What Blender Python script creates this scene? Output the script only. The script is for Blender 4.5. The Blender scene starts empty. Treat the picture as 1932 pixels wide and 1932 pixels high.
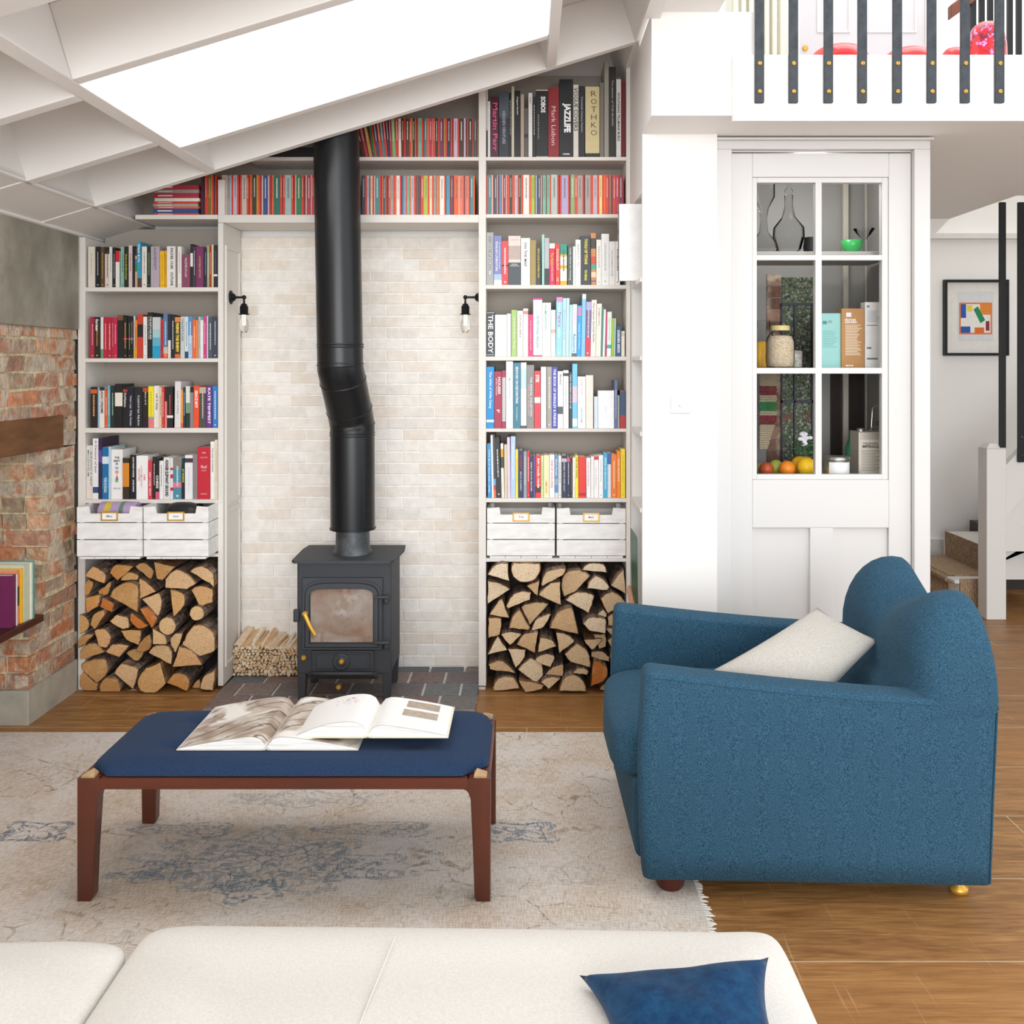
import bpy, bmesh, math, random
SKYE=3.2; WS=1.3; E1=400; E2=30; E3=14; E4=3; EXPO=0.45
from mathutils import Vector, Matrix
R=random.Random(7)
S=bpy.context.scene; C=S.collection
F=1839.0; VX=995.0; VY=690.0; EYE=1.55
def X(u,Y): return (u-VX)*Y/F
def Z(v,Y): return EYE-(v-VY)*Y/F
def P(u,v,Y): return Vector((X(u,Y),Y,Z(v,Y)))
def H(h,a=1.0):
    o=[]
    for i in (0,2,4):
        c=int(h[i:i+2],16)/255.0
        o.append(c/12.92 if c<=.04045 else ((c+.055)/1.055)**2.4)
    return (o[0],o[1],o[2],a)
# ---------------------------------------------------------------- mesh builder
class MB:
    def __init__(s): s.v=[];s.f=[];s.c=[];s.m=[];s.sm=[]
    def add(s,vs,fs,col=None,mi=0,smooth=False):
        n=len(s.v); s.v+= [tuple(p) for p in vs]
        for f in fs:
            s.f.append([i+n for i in f]); s.c.append(col or (1,1,1,1)); s.m.append(mi); s.sm.append(smooth)
        return s
    def box(s,x0,x1,y0,y1,z0,z1,col=None,mi=0):
        vs=[(x,y,z) for z in (z0,z1) for y in (y0,y1) for x in (x0,x1)]
        return s.add(vs,[(0,2,3,1),(4,5,7,6),(0,1,5,4),(2,6,7,3),(0,4,6,2),(1,3,7,5)],col,mi)
    def hexa(s,pts,col=None,mi=0):   # 4 bottom, 4 top
        return s.add(pts,[(3,2,1,0),(4,5,6,7),(0,1,5,4),(1,2,6,5),(2,3,7,6),(3,0,4,7)],col,mi)
    def quad(s,a,b,c,d,col=None,mi=0): return s.add([a,b,c,d],[(0,1,2,3)],col,mi)
    def loft(s,rings,col=None,mi=0,smooth=True,cap=True,closed=True):
        n=len(rings[0]); vs=[p for r in rings for p in r]; fs=[]
        for i in range(len(rings)-1):
            for j in range(n if closed else n-1):
                k=(j+1)%n; fs.append((i*n+j,i*n+k,(i+1)*n+k,(i+1)*n+j))
        s.add(vs,fs,col,mi,smooth)
        if cap:
            s.add(rings[0],[tuple(range(n))[::-1]],col,mi); s.add(rings[-1],[tuple(range(n))],col,mi)
        return s
    def prism(s,poly,axis,a0,a1,col=None,mi=0,smooth=False):
        def q(p,a):
            return {'x':(a,p[0],p[1]),'y':(p[0],a,p[1]),'z':(p[0],p[1],a)}[axis]
        return s.loft([[q(p,a0) for p in poly],[q(p,a1) for p in poly]],col,mi,smooth)
    def tube(s,path,r,n=10,col=None,mi=0,cap=True):
        path=[Vector(p) for p in path]; rings=[]; pv=None
        for i,p in enumerate(path):
            t=(path[min(i+1,len(path)-1)]-path[max(i-1,0)]).normalized()
            if pv is None:
                a=Vector((0,0,1)) if abs(t.z)<.9 else Vector((1,0,0)); u=t.cross(a).normalized()
            else: u=(pv-t*pv.dot(t)).normalized()
            pv=u; w=t.cross(u); rr=r[i] if isinstance(r,(list,tuple)) else r
            rings.append([p+(u*math.cos(2*math.pi*k/n)+w*math.sin(2*math.pi*k/n))*rr for k in range(n)])
        return s.loft(rings,col,mi,True,cap)
    def lathe(s,prof,c=(0,0,0),n=24,axis='z',col=None,mi=0,smooth=True,cap=True):
        rings=[]
        for r,h in prof:
            rg=[]
            for k in range(n):
                a=2*math.pi*k/n; x,y=r*math.cos(a),r*math.sin(a)
                d={'z':(x,y,h),'y':(x,h,y),'x':(h,x,y)}[axis]
                rg.append((c[0]+d[0],c[1]+d[1],c[2]+d[2]))
            rings.append(rg)
        return s.loft(rings,col,mi,smooth,cap)
    def sq(s,c,h,e1=.35,e2=.35,n=32,m=20,col=None,mi=0,fn=None):
        def pw(x,e): return math.copysign(abs(x)**e,x)
        rings=[]
        for i in range(m+1):
            a=-math.pi/2+math.pi*i/m; a=max(-1.5707,min(1.5707,a)); rg=[]
            for k in range(n):
                b=2*math.pi*k/n
                p=Vector((h[0]*pw(math.cos(a),e1)*pw(math.cos(b),e2),h[1]*pw(math.cos(a),e1)*pw(math.sin(b),e2),h[2]*pw(math.sin(a),e1)))
                if fn: p=fn(p)
                rg.append(p+Vector(c))
            rings.append(rg)
        return s.loft(rings,col,mi,True,True)
    def pillow(s,cor,th,n=18,pinch=.05,col=None,mi=0,noise=0):
        a,b,c,d=[Vector(p) for p in cor]; nrm=(b-a).cross(d-a).normalized(); top=[];bot=[]
        for j in range(n+1):
            for i in range(n+1):
                u,w=i/n,j/n; x,y=2*u-1,2*w-1
                su=.5+.5*x*(1-pinch*(1-y*y)); sw=.5+.5*y*(1-pinch*(1-x*x))
                p=(a*(1-su)+b*su)*(1-sw)+(d*(1-su)+c*su)*sw
                t=th*((1-x*x)**.45)*((1-y*y)**.45)
                t*=1+noise*(math.sin(7*x+3*y)*.5+math.sin(5*y-4*x+1)*.5)
                top.append(p+nrm*t*.5); bot.append(p-nrm*t*.5)
        N=n+1; fs=[]
        for j in range(n):
            for i in range(n): fs.append((j*N+i,j*N+i+1,(j+1)*N+i+1,(j+1)*N+i))
        s.add(top,fs,col,mi,True); s.add(bot,[f[::-1] for f in fs],col,mi,True); return s
    def xf(s,M): s.v=[tuple(M@Vector(p)) for p in s.v]; return s
    def build(s,name,mats,parent=None,bevel=0,seg=2,sub=0,weld=False,base=False):
        o0=Vector(ORG.get(parent.as_pointer(),(0,0,0))) if parent else Vector((0,0,0))
        if base and not parent:
            xs=[p[0] for p in s.v];ys=[p[1] for p in s.v];zs=[p[2] for p in s.v]
            o0=Vector(((min(xs)+max(xs))/2,(min(ys)+max(ys))/2,min(zs)))
        me=bpy.data.meshes.new(name)
        me.from_pydata([(p[0]-o0.x,p[1]-o0.y,p[2]-o0.z) for p in s.v],[],s.f)
        if not isinstance(mats,(list,tuple)): mats=[mats]
        for m in mats: me.materials.append(m)
        me.polygons.foreach_set('material_index',s.m); me.polygons.foreach_set('use_smooth',s.sm)
        ca=me.color_attributes.new('Col','FLOAT_COLOR','CORNER'); buf=[]
        for f,c in zip(s.f,s.c): buf+=list(c)*len(f)
        ca.data.foreach_set('color',buf)
        bm=bmesh.new(); bm.from_mesh(me)
        if weld: bmesh.ops.remove_doubles(bm,verts=bm.verts,dist=1e-5)
        bmesh.ops.recalc_face_normals(bm,faces=bm.faces); bm.to_mesh(me); bm.free()
        o=bpy.data.objects.new(name,me); C.objects.link(o)
        if parent: o.parent=parent; ORG[o.as_pointer()]=o0
        else: o.location=o0; ORG[o.as_pointer()]=o0
        if bevel:
            b=o.modifiers.new('b','BEVEL'); b.width=bevel; b.segments=seg; b.limit_method='ANGLE'; b.angle_limit=math.radians(40)
        if sub:
            q=o.modifiers.new('s','SUBSURF'); q.levels=sub; q.render_levels=sub
        return o
ORG={}
def tag(o,label=None,cat=None,group=None,kind=None):
    if label: o['label']=label
    if cat: o['category']=cat
    if group: o['group']=group
    if kind: o['kind']=kind
    return o
def thing(name,label,cat,loc,group=None):
    o=bpy.data.objects.new(name,None); C.objects.link(o); o.location=loc; o.empty_display_size=.05
    ORG[o.as_pointer()]=Vector(loc); return tag(o,label,cat,group)
def struct(o,label=None,cat=None): return tag(o,label,cat,None,'structure')
# ---------------------------------------------------------------- materials
MT={}
def mat(name,col='FFFFFF',rough=.5,metal=0,spec=.5,var=None,bump=None,attr=False,emit=0,trans=0,sheen=0,coat=0,alpha=1,ior=1.45,stretch=(1,1,1)):
    if name in MT: return MT[name]
    m=bpy.data.materials.new(name); m.use_nodes=True; nt=m.node_tree; N=nt.nodes; L=nt.links
    b=N['Principled BSDF']; c=H(col) if isinstance(col,str) else col
    b.inputs['Base Color'].default_value=c; b.inputs['Roughness'].default_value=rough; b.inputs['Metallic'].default_value=metal
    b.inputs['Specular IOR Level'].default_value=spec; b.inputs['IOR'].default_value=ior
    b.inputs['Transmission Weight'].default_value=trans; b.inputs['Sheen Weight'].default_value=sheen; b.inputs['Coat Weight'].default_value=coat
    b.inputs['Alpha'].default_value=alpha
    if sheen: b.inputs['Sheen Roughness'].default_value=.4
    if emit: b.inputs['Emission Color'].default_value=c; b.inputs['Emission Strength'].default_value=emit
    src=None
    tc=N.new('ShaderNodeTexCoord'); mp=N.new('ShaderNodeMapping'); mp.inputs['Scale'].default_value=stretch
    L.new(tc.outputs['Object'],mp.inputs['Vector'])
    if attr:
        a=N.new('ShaderNodeAttribute'); a.attribute_name='Col'; src=a.outputs['Color']
    if var:
        n=N.new('ShaderNodeTexNoise'); n.inputs['Scale'].default_value=var[0]; n.inputs['Detail'].default_value=5; L.new(mp.outputs['Vector'],n.inputs['Vector'])
        r=N.new('ShaderNodeMapRange'); r.inputs['From Min'].default_value=.3; r.inputs['From Max'].default_value=.7
        r.inputs['To Min'].default_value=1-var[1]; r.inputs['To Max'].default_value=1+var[1]*.6; L.new(n.outputs['Fac'],r.inputs['Value'])
        mx=N.new('ShaderNodeMix'); mx.data_type='RGBA'; mx.blend_type='MULTIPLY'; mx.inputs['Factor'].default_value=1
        if src: L.new(src,mx.inputs['A'])
        else: mx.inputs['A'].default_value=c
        L.new(r.outputs['Result'],mx.inputs['B']); src=mx.outputs['Result']
    if src: L.new(src,b.inputs['Base Color'])
    if bump:
        n=N.new('ShaderNodeTexNoise'); n.inputs['Scale'].default_value=bump[0]; n.inputs['Detail'].default_value=6; L.new(mp.outputs['Vector'],n.inputs['Vector'])
        bp=N.new('ShaderNodeBump'); bp.inputs['Strength'].default_value=bump[1]; bp.inputs['Distance'].default_value=bump[2] if len(bump)>2 else .004
        L.new(n.outputs['Fac'],bp.inputs['Height']); L.new(bp.outputs['Normal'],b.inputs['Normal'])
    MT[name]=m; return m
class NG:      # small node helper
    def __init__(s,m): s.m=m; s.n=m.node_tree.nodes; s.l=m.node_tree.links; s.b=s.n['Principled BSDF']
    def new(s,t,**k):
        x=s.n.new('ShaderNode'+t)
        for a,v in k.items():
            if a.startswith('_'): x.inputs[a[1:].replace('_',' ')].default_value=v
            else: setattr(x,a,v)
        return x
    def mix(s,f,a,b,mode='MIX'):
        x=s.n.new('ShaderNodeMix'); x.data_type='RGBA'; x.blend_type=mode
        for k,v in (('Factor',f),('A',a),('B',b)):
            if hasattr(v,'links') or hasattr(v,'is_linked'): s.l.new(v,x.inputs[k])
            else: x.inputs[k].default_value=v
        return x.outputs['Result']
    def math(s,op,a,b=0):
        x=s.n.new('ShaderNodeMath'); x.operation=op
        for i,v in enumerate((a,b)):
            if hasattr(v,'is_linked'): s.l.new(v,x.inputs[i])
            else: x.inputs[i].default_value=v
        return x.outputs[0]
    def rng(s,v,a,b,c=0,d=1):
        x=s.n.new('ShaderNodeMapRange'); s.l.new(v,x.inputs['Value'])
        for k,q in (('From Min',a),('From Max',b),('To Min',c),('To Max',d)): x.inputs[k].default_value=q
        return x.outputs['Result']
    def obj(s,scale=(1,1,1),loc=(0,0,0),rot=(0,0,0)):
        t=s.n.new('ShaderNodeTexCoord'); mp=s.n.new('ShaderNodeMapping'); mp.inputs['Scale'].default_value=scale; mp.inputs['Location'].default_value=loc; mp.inputs['Rotation'].default_value=rot
        s.l.new(t.outputs['Object'],mp.inputs['Vector']); return mp.outputs['Vector']
    def noise(s,vec,scale,det=5,dist=0,rough=.5):
        x=s.n.new('ShaderNodeTexNoise'); s.l.new(vec,x.inputs['Vector']); x.inputs['Scale'].default_value=scale; x.inputs['Detail'].default_value=det; x.inputs['Distortion'].default_value=dist; x.inputs['Roughness'].default_value=rough
        return x.outputs['Fac']
    def bump(s,h,st,dist=.004):
        x=s.n.new('ShaderNodeBump'); x.inputs['Strength'].default_value=st; x.inputs['Distance'].default_value=dist; s.l.new(h,x.inputs['Height']); s.l.new(x.outputs['Normal'],s.b.inputs['Normal'])
WHITE=mat('white_paint','EFEDEA',.55,bump=(40,.05,.002))
CEIL=mat('ceiling_paint','E9E5E1',.6,bump=(30,.15,.003))
CASE=mat('bookcase_paint','E2DDD6',.5,bump=(60,.05,.002))
DOORP=mat('door_paint','D6D4D2',.45)
GREYP=mat('grey_paint','D9D7D3',.5)
PAPER=mat('paper','EFE9DC',.8,var=(80,.08),stretch=(8,1,1))
COVER=mat('book_cover','FFFFFF',.42,attr=True,var=(30,.06))
INK=mat('print_ink','FFFFFF',.5,attr=True)
MATTE=mat('coloured_matte','FFFFFF',.75,attr=True,var=(25,.04))
SLATE=mat('hearth_tile','FFFFFF',.55,attr=True,var=(45,.25),bump=(60,.3,.004))
BRICKW=mat('pale_brick','FFFFFF',.85,attr=True,var=(28,.07),bump=(70,.5,.004))
BRICKR=mat('red_brick','FFFFFF',.9,attr=True,var=(30,.3),bump=(45,1,.012))
def _brick():
    g=NG(BRICKR); v=g.obj(); src=g.b.inputs['Base Color'].links[0].from_socket
    n=g.noise(v,9,6,.4); m=g.rng(n,.5,.62); c=g.mix(m,src,H('CBBCA6')); n2=g.noise(v,14,5); c=g.mix(g.rng(n2,.58,.68,0,.75),c,H('C07450')); n3=g.noise(v,6,6)
    c=g.mix(g.rng(n3,.62,.75,0,.4),c,H('75655A')); g.l.new(c,g.b.inputs['Base Color'])
_brick()
IRON=mat('cast_iron','42454A',.6,.3,bump=(220,.15,.002))
FLUE=mat('black_enamel','15171A',.32,.0,spec=.5)
FLUED=mat('worn_metal','5E6266',.5,.7,var=(25,.4))
BRASS=mat('brass','D8A648',.35,.55)
STEEL=mat('dark_steel','43474B',.5,.6,var=(30,.3))
BLACK=mat('black_metal','1E1F21',.45,.4)
def thin(name,f=.12,tint='FFFFFF'):
    m=bpy.data.materials.new(name); m.use_nodes=True; N=m.node_tree.nodes; L=m.node_tree.links; N.remove(N['Principled BSDF'])
    t=N.new('ShaderNodeBsdfTransparent'); t.inputs[0].default_value=H(tint); gl=N.new('ShaderNodeBsdfGlossy'); gl.inputs['Roughness'].default_value=.03
    lw=N.new('ShaderNodeLayerWeight'); lw.inputs['Blend'].default_value=f; mx=N.new('ShaderNodeMixShader'); L.new(lw.outputs['Fresnel'],mx.inputs[0]); L.new(t.outputs[0],mx.inputs[1]); L.new(gl.outputs[0],mx.inputs[2])
    L.new(mx.outputs[0],N['Material Output'].inputs['Surface']); MT[name]=m; return m
HG=thin('thin_glass',.1,'FAFAFA'); PANE=thin('door_glass',.06)
GLASS=mat('clear_glass','FFFFFF',.02,trans=1,ior=1.3,spec=.3)
LABELP=mat('white_label','F7F7F5',.7)
def fabric(name,c1,c2,scale,sheen=.3,bs=.3):
    m=mat(name,c1,.92,sheen=sheen,spec=.2); g=NG(m); v=g.obj(); n=g.noise(v,scale,3,0,.7)
    g.l.new(g.mix(g.rng(n,.35,.65),H(c1),H(c2)),g.b.inputs['Base Color']); g.bump(n,bs,.002); return m
FELT=fabric('blue_felt','123145','40667D',360,.03)
NAVY=fabric('navy_wool','1A2A44','2C4262',500,.05)
LINEN=fabric('pale_linen','ADA8A0','C6C1B9',260,.05)
CREAM=fabric('cream_linen','D9D5CE','E4E1DB',200,.0,.2)
VELVET=fabric('blue_velvet','0E2F52','184468',35,.12,.1)
MAHOG=mat('mahogany','5C2C1B',.38,var=(14,.35),stretch=(1,1,.15),coat=.2)
MAHOGX=mat('mahogany_rail','5C2C1B',.38,var=(14,.35),stretch=(.15,1,1),coat=.2)
ENDG=mat('pale_end_grain','B0906C',.6,var=(60,.2))
TIMBER=mat('old_timber','78502F',.6,var=(18,.45),stretch=(1,.25,1),bump=(40,.3,.004))
SHELFW=mat('dark_shelf_wood','4A221B',.45,var=(20,.3))
def _conc():
    m=mat('concrete','8A857A',.8); g=NG(m); v=g.obj(); n=g.noise(g.obj((1,1.6,1)),3.2,7,.15,.55); n2=g.noise(v,22,6)
    c=g.mix(g.rng(n,.35,.68),H('807A6C'),H('A8A396')); c=g.mix(g.rng(n2,.5,.75,0,.5),c,H('8E8470')); g.l.new(c,g.b.inputs['Base Color']); g.bump(n2,.2,.003); return m
CONC=_conc()
PLINTH=mat('plinth_concrete','B3AEA0',.8,var=(9,.2),bump=(30,.2,.004))
def _floor():
    m=mat('oak_planks','A0703F',.42); g=NG(m); v=g.obj()
    sx=g.new('SeparateXYZ'); g.l.new(v,sx.inputs[0])
    k=g.math('DIVIDE',g.math('SUBTRACT',sx.outputs['Y'],.073),.41); row=g.math('FLOOR',k); fr=g.math('FRACT',k)
    off=g.math('MULTIPLY',g.math('SINE',g.math('MULTIPLY',row,12.9898)),3.7)
    kx=g.math('DIVIDE',g.math('ADD',sx.outputs['X'],off),2.3); col=g.math('FLOOR',kx); fx=g.math('FRACT',kx)
    rnd=g.math('FRACT',g.math('MULTIPLY',g.math('SINE',g.math('ADD',g.math('MULTIPLY',row,78.2),g.math('MULTIPLY',col,37.7))),437.5))
    cb=g.new('CombineXYZ'); g.l.new(sx.outputs['X'],cb.inputs[0]); g.l.new(sx.outputs['Y'],cb.inputs[1]); g.l.new(g.math('MULTIPLY',rnd,20),cb.inputs[2])
    mp=g.new('Mapping'); mp.inputs['Scale'].default_value=(1.1,9,1); g.l.new(cb.outputs[0],mp.inputs['Vector'])
    n=g.noise(mp.outputs[0],2.4,7,1.6,.6); mp2=g.new('Mapping'); mp2.inputs['Scale'].default_value=(3,60,1); g.l.new(cb.outputs[0],mp2.inputs['Vector']); n2=g.noise(mp2.outputs[0],3,5)
    c=g.mix(g.rng(n,.3,.7),H('805630'),H('BC8D56')); c=g.mix(g.rng(n2,.42,.72,0,.65),c,H('66421F')); c=g.mix(g.rng(rnd,0,1,0,.4),c,H('A06A34'))
    mp3=g.new('Mapping'); mp3.inputs['Rotation'].default_value=(0,0,.25); mp3.inputs['Scale'].default_value=(55,2.5,1); g.l.new(v,mp3.inputs['Vector']); n3=g.noise(mp3.outputs[0],1,2)
    c=g.mix(g.rng(n3,.66,.74,0,.4),c,H('C8AA80'))
    seam=g.math('MAXIMUM',g.math('LESS_THAN',fr,.012),g.math('LESS_THAN',fx,.0018)); c=g.mix(g.math('MULTIPLY',seam,.75),c,H('C9B596'))
    g.l.new(c,g.b.inputs['Base Color']); g.bump(g.math('SUBTRACT',n2,g.math('MULTIPLY',seam,2)),.15,.003); return m
OAK=_floor()
def _rug():
    m=mat('faded_rug','C4B5A4',.95,spec=.1); g=NG(m); v=g.obj(); sx=g.new('SeparateXYZ'); g.l.new(v,sx.inputs[0])
    n=g.noise(v,3.2,6,.5); c=g.mix(g.rng(n,.35,.65),H('CBB8A4'),H('DAD1CA')); n1=g.noise(v,6,5,.3); c=g.mix(g.rng(n1,.55,.7,0,.5),c,H('B9A284'))
    vo=g.new('TexVoronoi',feature='DISTANCE_TO_EDGE'); vo.inputs['Scale'].default_value=6.5
    wv=g.new('Vector') if False else None
    d=g.new('TexNoise'); d.inputs['Scale'].default_value=5; g.l.new(v,d.inputs['Vector']); ad=g.new('VectorMath',operation='MULTIPLY_ADD'); ad.inputs[1].default_value=(.22,.22,0); g.l.new(d.outputs['Color'],ad.inputs[0]); g.l.new(v,ad.inputs[2]); g.l.new(ad.outputs[0],vo.inputs['Vector'])
    line=g.math('LESS_THAN',vo.outputs['Distance'],.022)
    msk=g.rng(g.noise(v,2.3,4),.45,.6); wear=g.rng(g.noise(v,38,4),.4,.6)
    c=g.mix(g.math('MULTIPLY',g.math('MULTIPLY',line,msk),g.math('MULTIPLY',wear,.85)),c,H('8A6E50'))
    # blue medallions: lobed rosettes with worn double outlines
    w2=g.rng(g.noise(v,48,3),.36,.52); dn=g.math('MULTIPLY',g.math('SUBTRACT',g.noise(v,9,4),.5),.9)
    v2=g.new('TexVoronoi',feature='DISTANCE_TO_EDGE'); v2.inputs['Scale'].default_value=17; g.l.new(ad.outputs[0],v2.inputs['Vector']); l2=g.math('LESS_THAN',v2.outputs['Distance'],.07)
    for (cx,cy,a,b,kk,st,cc) in ((-1.63,3.228,.125,.075,4,.9,'4E6274'),(-.02,3.22,.125,.075,4,.85,'5E7082'),(-.84,3.06,.30,.17,6,.55,'6E828A'),(-.80,3.0,.40,.13,8,.55,'64788A'),(-.82,2.87,.10,.07,5,.85,'5E7280'),(-1.12,3.24,.17,.05,3,.65,'64788A'),(-.50,3.24,.20,.05,3,.65,'64788A'),(-.80,3.47,.26,.06,6,.55,'7A8C94'),(-.55,2.98,.10,.06,5,.7,'64788A'),(-1.13,2.97,.10,.06,5,.7,'64788A'),(-1.75,2.75,.12,.07,5,.35,'7A9490'),(-.2,2.85,.10,.06,5,.3,'7A9490'),(.15,2.95,.10,.06,4,.3,'6E7A80'),(-1.7,3.7,.2,.1,5,.3,'8A8478'),(-.1,3.75,.2,.1,5,.3,'8A8478')):
        dx_=g.math('DIVIDE',g.math('SUBTRACT',sx.outputs['X'],cx),a); dy_=g.math('DIVIDE',g.math('SUBTRACT',sx.outputs['Y'],cy),b)
        r=g.math('SQRT',g.math('ADD',g.math('MULTIPLY',dx_,dx_),g.math('MULTIPLY',dy_,dy_))); th_=g.math('ARCTAN2',dy_,dx_)
        q=g.math('ADD',g.math('ADD',r,dn),g.math('MULTIPLY',g.math('COSINE',g.math('MULTIPLY',th_,kk)),.22))
        o1=g.math('LESS_THAN',g.math('ABSOLUTE',g.math('SUBTRACT',q,.92)),.10); o2=g.math('LESS_THAN',g.math('ABSOLUTE',g.math('SUBTRACT',q,.5)),.06); ins=g.math('MULTIPLY',g.math('LESS_THAN',q,.95),l2)
        m_=g.math('MAXIMUM',g.math('MAXIMUM',o1,o2),ins)
        c=g.mix(g.math('MULTIPLY',g.math('MULTIPLY',m_,w2),st),c,H(cc))
    n5=g.noise(v,8,5); c=g.mix(g.math('MULTIPLY',g.rng(n5,.64,.7),g.math('MULTIPLY',wear,.4)),c,H('8FA09B'))
    t=g.new('TexWave',wave_type='BANDS',bands_direction='X'); t.inputs['Scale'].default_value=60; t.inputs['Distortion'].default_value=2; g.l.new(v,t.inputs['Vector'])
    th=g.noise(g.obj((30,260,1)),1,3); th2=g.noise(g.obj((260,30,1)),1,3); wf=g.math('ADD',th,th2)
    c=g.mix(g.rng(wf,.9,1.2,0,.55),c,H('EDE8E1')); c=g.mix(g.rng(wf,.95,.75,0,.4),c,H('A08F7E'))
    g.l.new(c,g.b.inputs['Base Color']); g.bump(wf,.3,.003); return m
RUG=_rug()
def _end():
    m=mat('cut_wood','FFFFFF',.8,attr=True); g=NG(m); a=g.new('Attribute',attribute_name='Col'); v=g.obj()
    w=g.new('TexWave',wave_type='RINGS',rings_direction='Y'); w.inputs['Scale'].default_value=22; w.inputs['Distortion'].default_value=7; w.inputs['Detail'].default_value=4; g.l.new(v,w.inputs['Vector'])
    n=g.noise(v,60,5,.2,.7); c=g.mix(g.rng(w.outputs['Fac'],0,1,0,.13),a.outputs['Color'],H('8A5A32')); c=g.mix(g.rng(n,.5,.75,0,.45),c,H('8E6238')); n2=g.noise(v,12,3); c=g.mix(g.rng(n2,.5,.7,0,.5),c,H('EED2A8')); n4=g.noise(g.obj((40,1,6)),4,4,1.5); c=g.mix(g.rng(n4,.62,.7,0,.5),c,H('7A4E2A'))
    g.l.new(c,g.b.inputs['Base Color']); g.bump(n,.4,.004); return m
CUT=_end()
BARK=mat('bark','FFFFFF',.95,attr=True,var=(35,.4),bump=(50,1,.012))
def lettering(parent,text,col,cx,cz,y,length,height,mode='down',bold=.012,name='spine_lettering',mx=1.8):
    cu=bpy.data.curves.new('t','FONT'); cu.body=text; cu.size=1; cu.offset=bold; cu.resolution_u=2; cu.align_x='CENTER'
    to=bpy.data.objects.new('t',cu); me=to.to_mesh(); vs=[v.co.copy() for v in me.vertices]; fs=[tuple(p.vertices) for p in me.polygons]
    to.to_mesh_clear(); bpy.data.objects.remove(to); bpy.data.curves.remove(cu)
    if not vs: return
    x0=min(v.x for v in vs);x1=max(v.x for v in vs);y0=min(v.y for v in vs);y1=max(v.y for v in vs)
    sx=length/(x1-x0); sy=height/(y1-y0); sx=min(sx,sy*mx); sy=min(sy,sx*2.6)
    mx_,my_=(x0+x1)/2,(y0+y1)/2; mb=MB(); o=[]
    for v in vs:
        a,b=(v.x-mx_)*sx,(v.y-my_)*sy
        if mode=='down': o.append((cx+b,y,cz-a))
        elif mode=='up': o.append((cx+a,y,cz+b))
    mb.add(o,fs,H(col)); return mb.build(name,INK,parent)
ORDW='first second third fourth fifth sixth seventh eighth ninth tenth eleventh twelfth thirteenth fourteenth fifteenth sixteenth seventeenth eighteenth nineteenth twentieth'.split()
def ordw(n):
    if n<=20: return ORDW[n-1]
    if n%10==1: return '%dst'%n
    if n%10==2: return '%dnd'%n
    if n%10==3: return '%drd'%n
    return '%dth'%n
CN={'black':'1E1E22','white':'F2F0EE','cream':'E6DCC6','grey':'949494','pale grey':'C4C6C6','dark grey':'50565A','red':'CC2A30','dark red':'7C1A20','pink':'E0508C','orange':'EE7A2C','yellow':'F2D22C','lime green':'B4D03C','green':'2E7A4A','pale green':'A9C99A','dark green':'2E4436','teal':'3E8A8C','pale blue':'B0D8EA','blue':'2A84C8','navy':'2A3450','purple':'6A3A80','lilac':'B4A6BE','brown':'5A4434','tan':'B8946C','plum':'7C3A58','slate blue':'5E7290','orange red':'DC4428','olive':'98884A','mint':'92C4AE','salmon':'E89484'}
CNL={k:[int(v[i:i+2],16) for i in (0,2,4)] for k,v in CN.items()}
def cname(h):
    c=[int(h[i:i+2],16) for i in (0,2,4)]
    return min(CNL,key=lambda k:sum((a-b)**2*w for a,b,w in zip(CNL[k],c,(2,4,3))))
# ---------------------------------------------------------------- room shell
FY=4.66; BY=4.89; NY=4.95
XL=-2.15; PX=.494
m=MB().box(-4,4.3,-3.0,8,-.06,0); struct(m.build('floor',OAK),'wide oak plank floor','floor')
# back wall behind bookcase + upper
m=MB().box(-2.4,.64,NY+.02,5.1,-.06,5.2); struct(m.build('wall_back',WHITE),'white wall behind the bookcases','wall')
# left wall pieces: plain wall before the fireplace, plain wall above
m=MB().box(-2.5,XL-.1,-3,2.6,-.06,2.35); m.box(-2.5,XL-.1,2.6,5.0,1.175,2.35); m.box(-2.5,XL-.1,4.67,5.0,-.06,1.174); m.box(XL-.1,XL,-3,2.6,-.06,2.35); lw=struct(m.build('wall_left',WHITE),'left wall around the brick fireplace','wall')
# brick facing of chimney breast (individual bricks in one mesh)
BR=['C4AC90','D08E68','B8A08A','B09A80','C88862','BC8C72','C8B8A2','AA9682','D6AA86','B08870']
def brickface(mb,plane,Y0,Y1,z0,z1,bl,bh,g,cols,depth,jit,front=None):
    r=0; z=z0
    while z<z1-.01:
        y=Y0-(bl*.5 if r%2 else 0)+R.uniform(-.02,.02)
        while y<Y1:
            w=bl*(R.choice((1,1,1,.52)) if jit>.002 else 1)
            a=max(y+g/2,front(z+bh/2) if front else Y0); b=min(y+w-g/2,Y1)
            if b-a>.012:
                c=H(R.choice(cols)); p=plane+R.uniform(-jit,jit); q=lambda:R.uniform(-jit,jit)
                zz0=z+g/2;zz1=min(z+bh-g/2,z1)
                mb.hexa([(p-depth,a,zz0),(p+q(),a+q(),zz0+q()),(p+q(),b+q(),zz0+q()),(p-depth,b,zz0),(p-depth,a,zz1),(p+q(),a+q(),zz1+q()),(p+q(),b+q(),zz1+q()),(p-depth,b,zz1)],c)
            y+=w
        z+=bh; r+=1
def pier_front(z):
    if z<.38: return 4.215
    if z<.70: return 4.215+(z-.38)/.32*.165
    return 4.385
m=MB()
brickface(m,XL-.008,4.2,FY,.145,1.18,.222,.074,.018,BR,.06,.005,pier_front)
brickface(m,XL-.008,2.6,FY,1.30,1.73,.222,.074,.013,BR,.06,.005)
brickface(m,XL-.008,4.52,FY,1.17,1.32,.11,.074,.010,BR,.06,.005)
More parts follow.
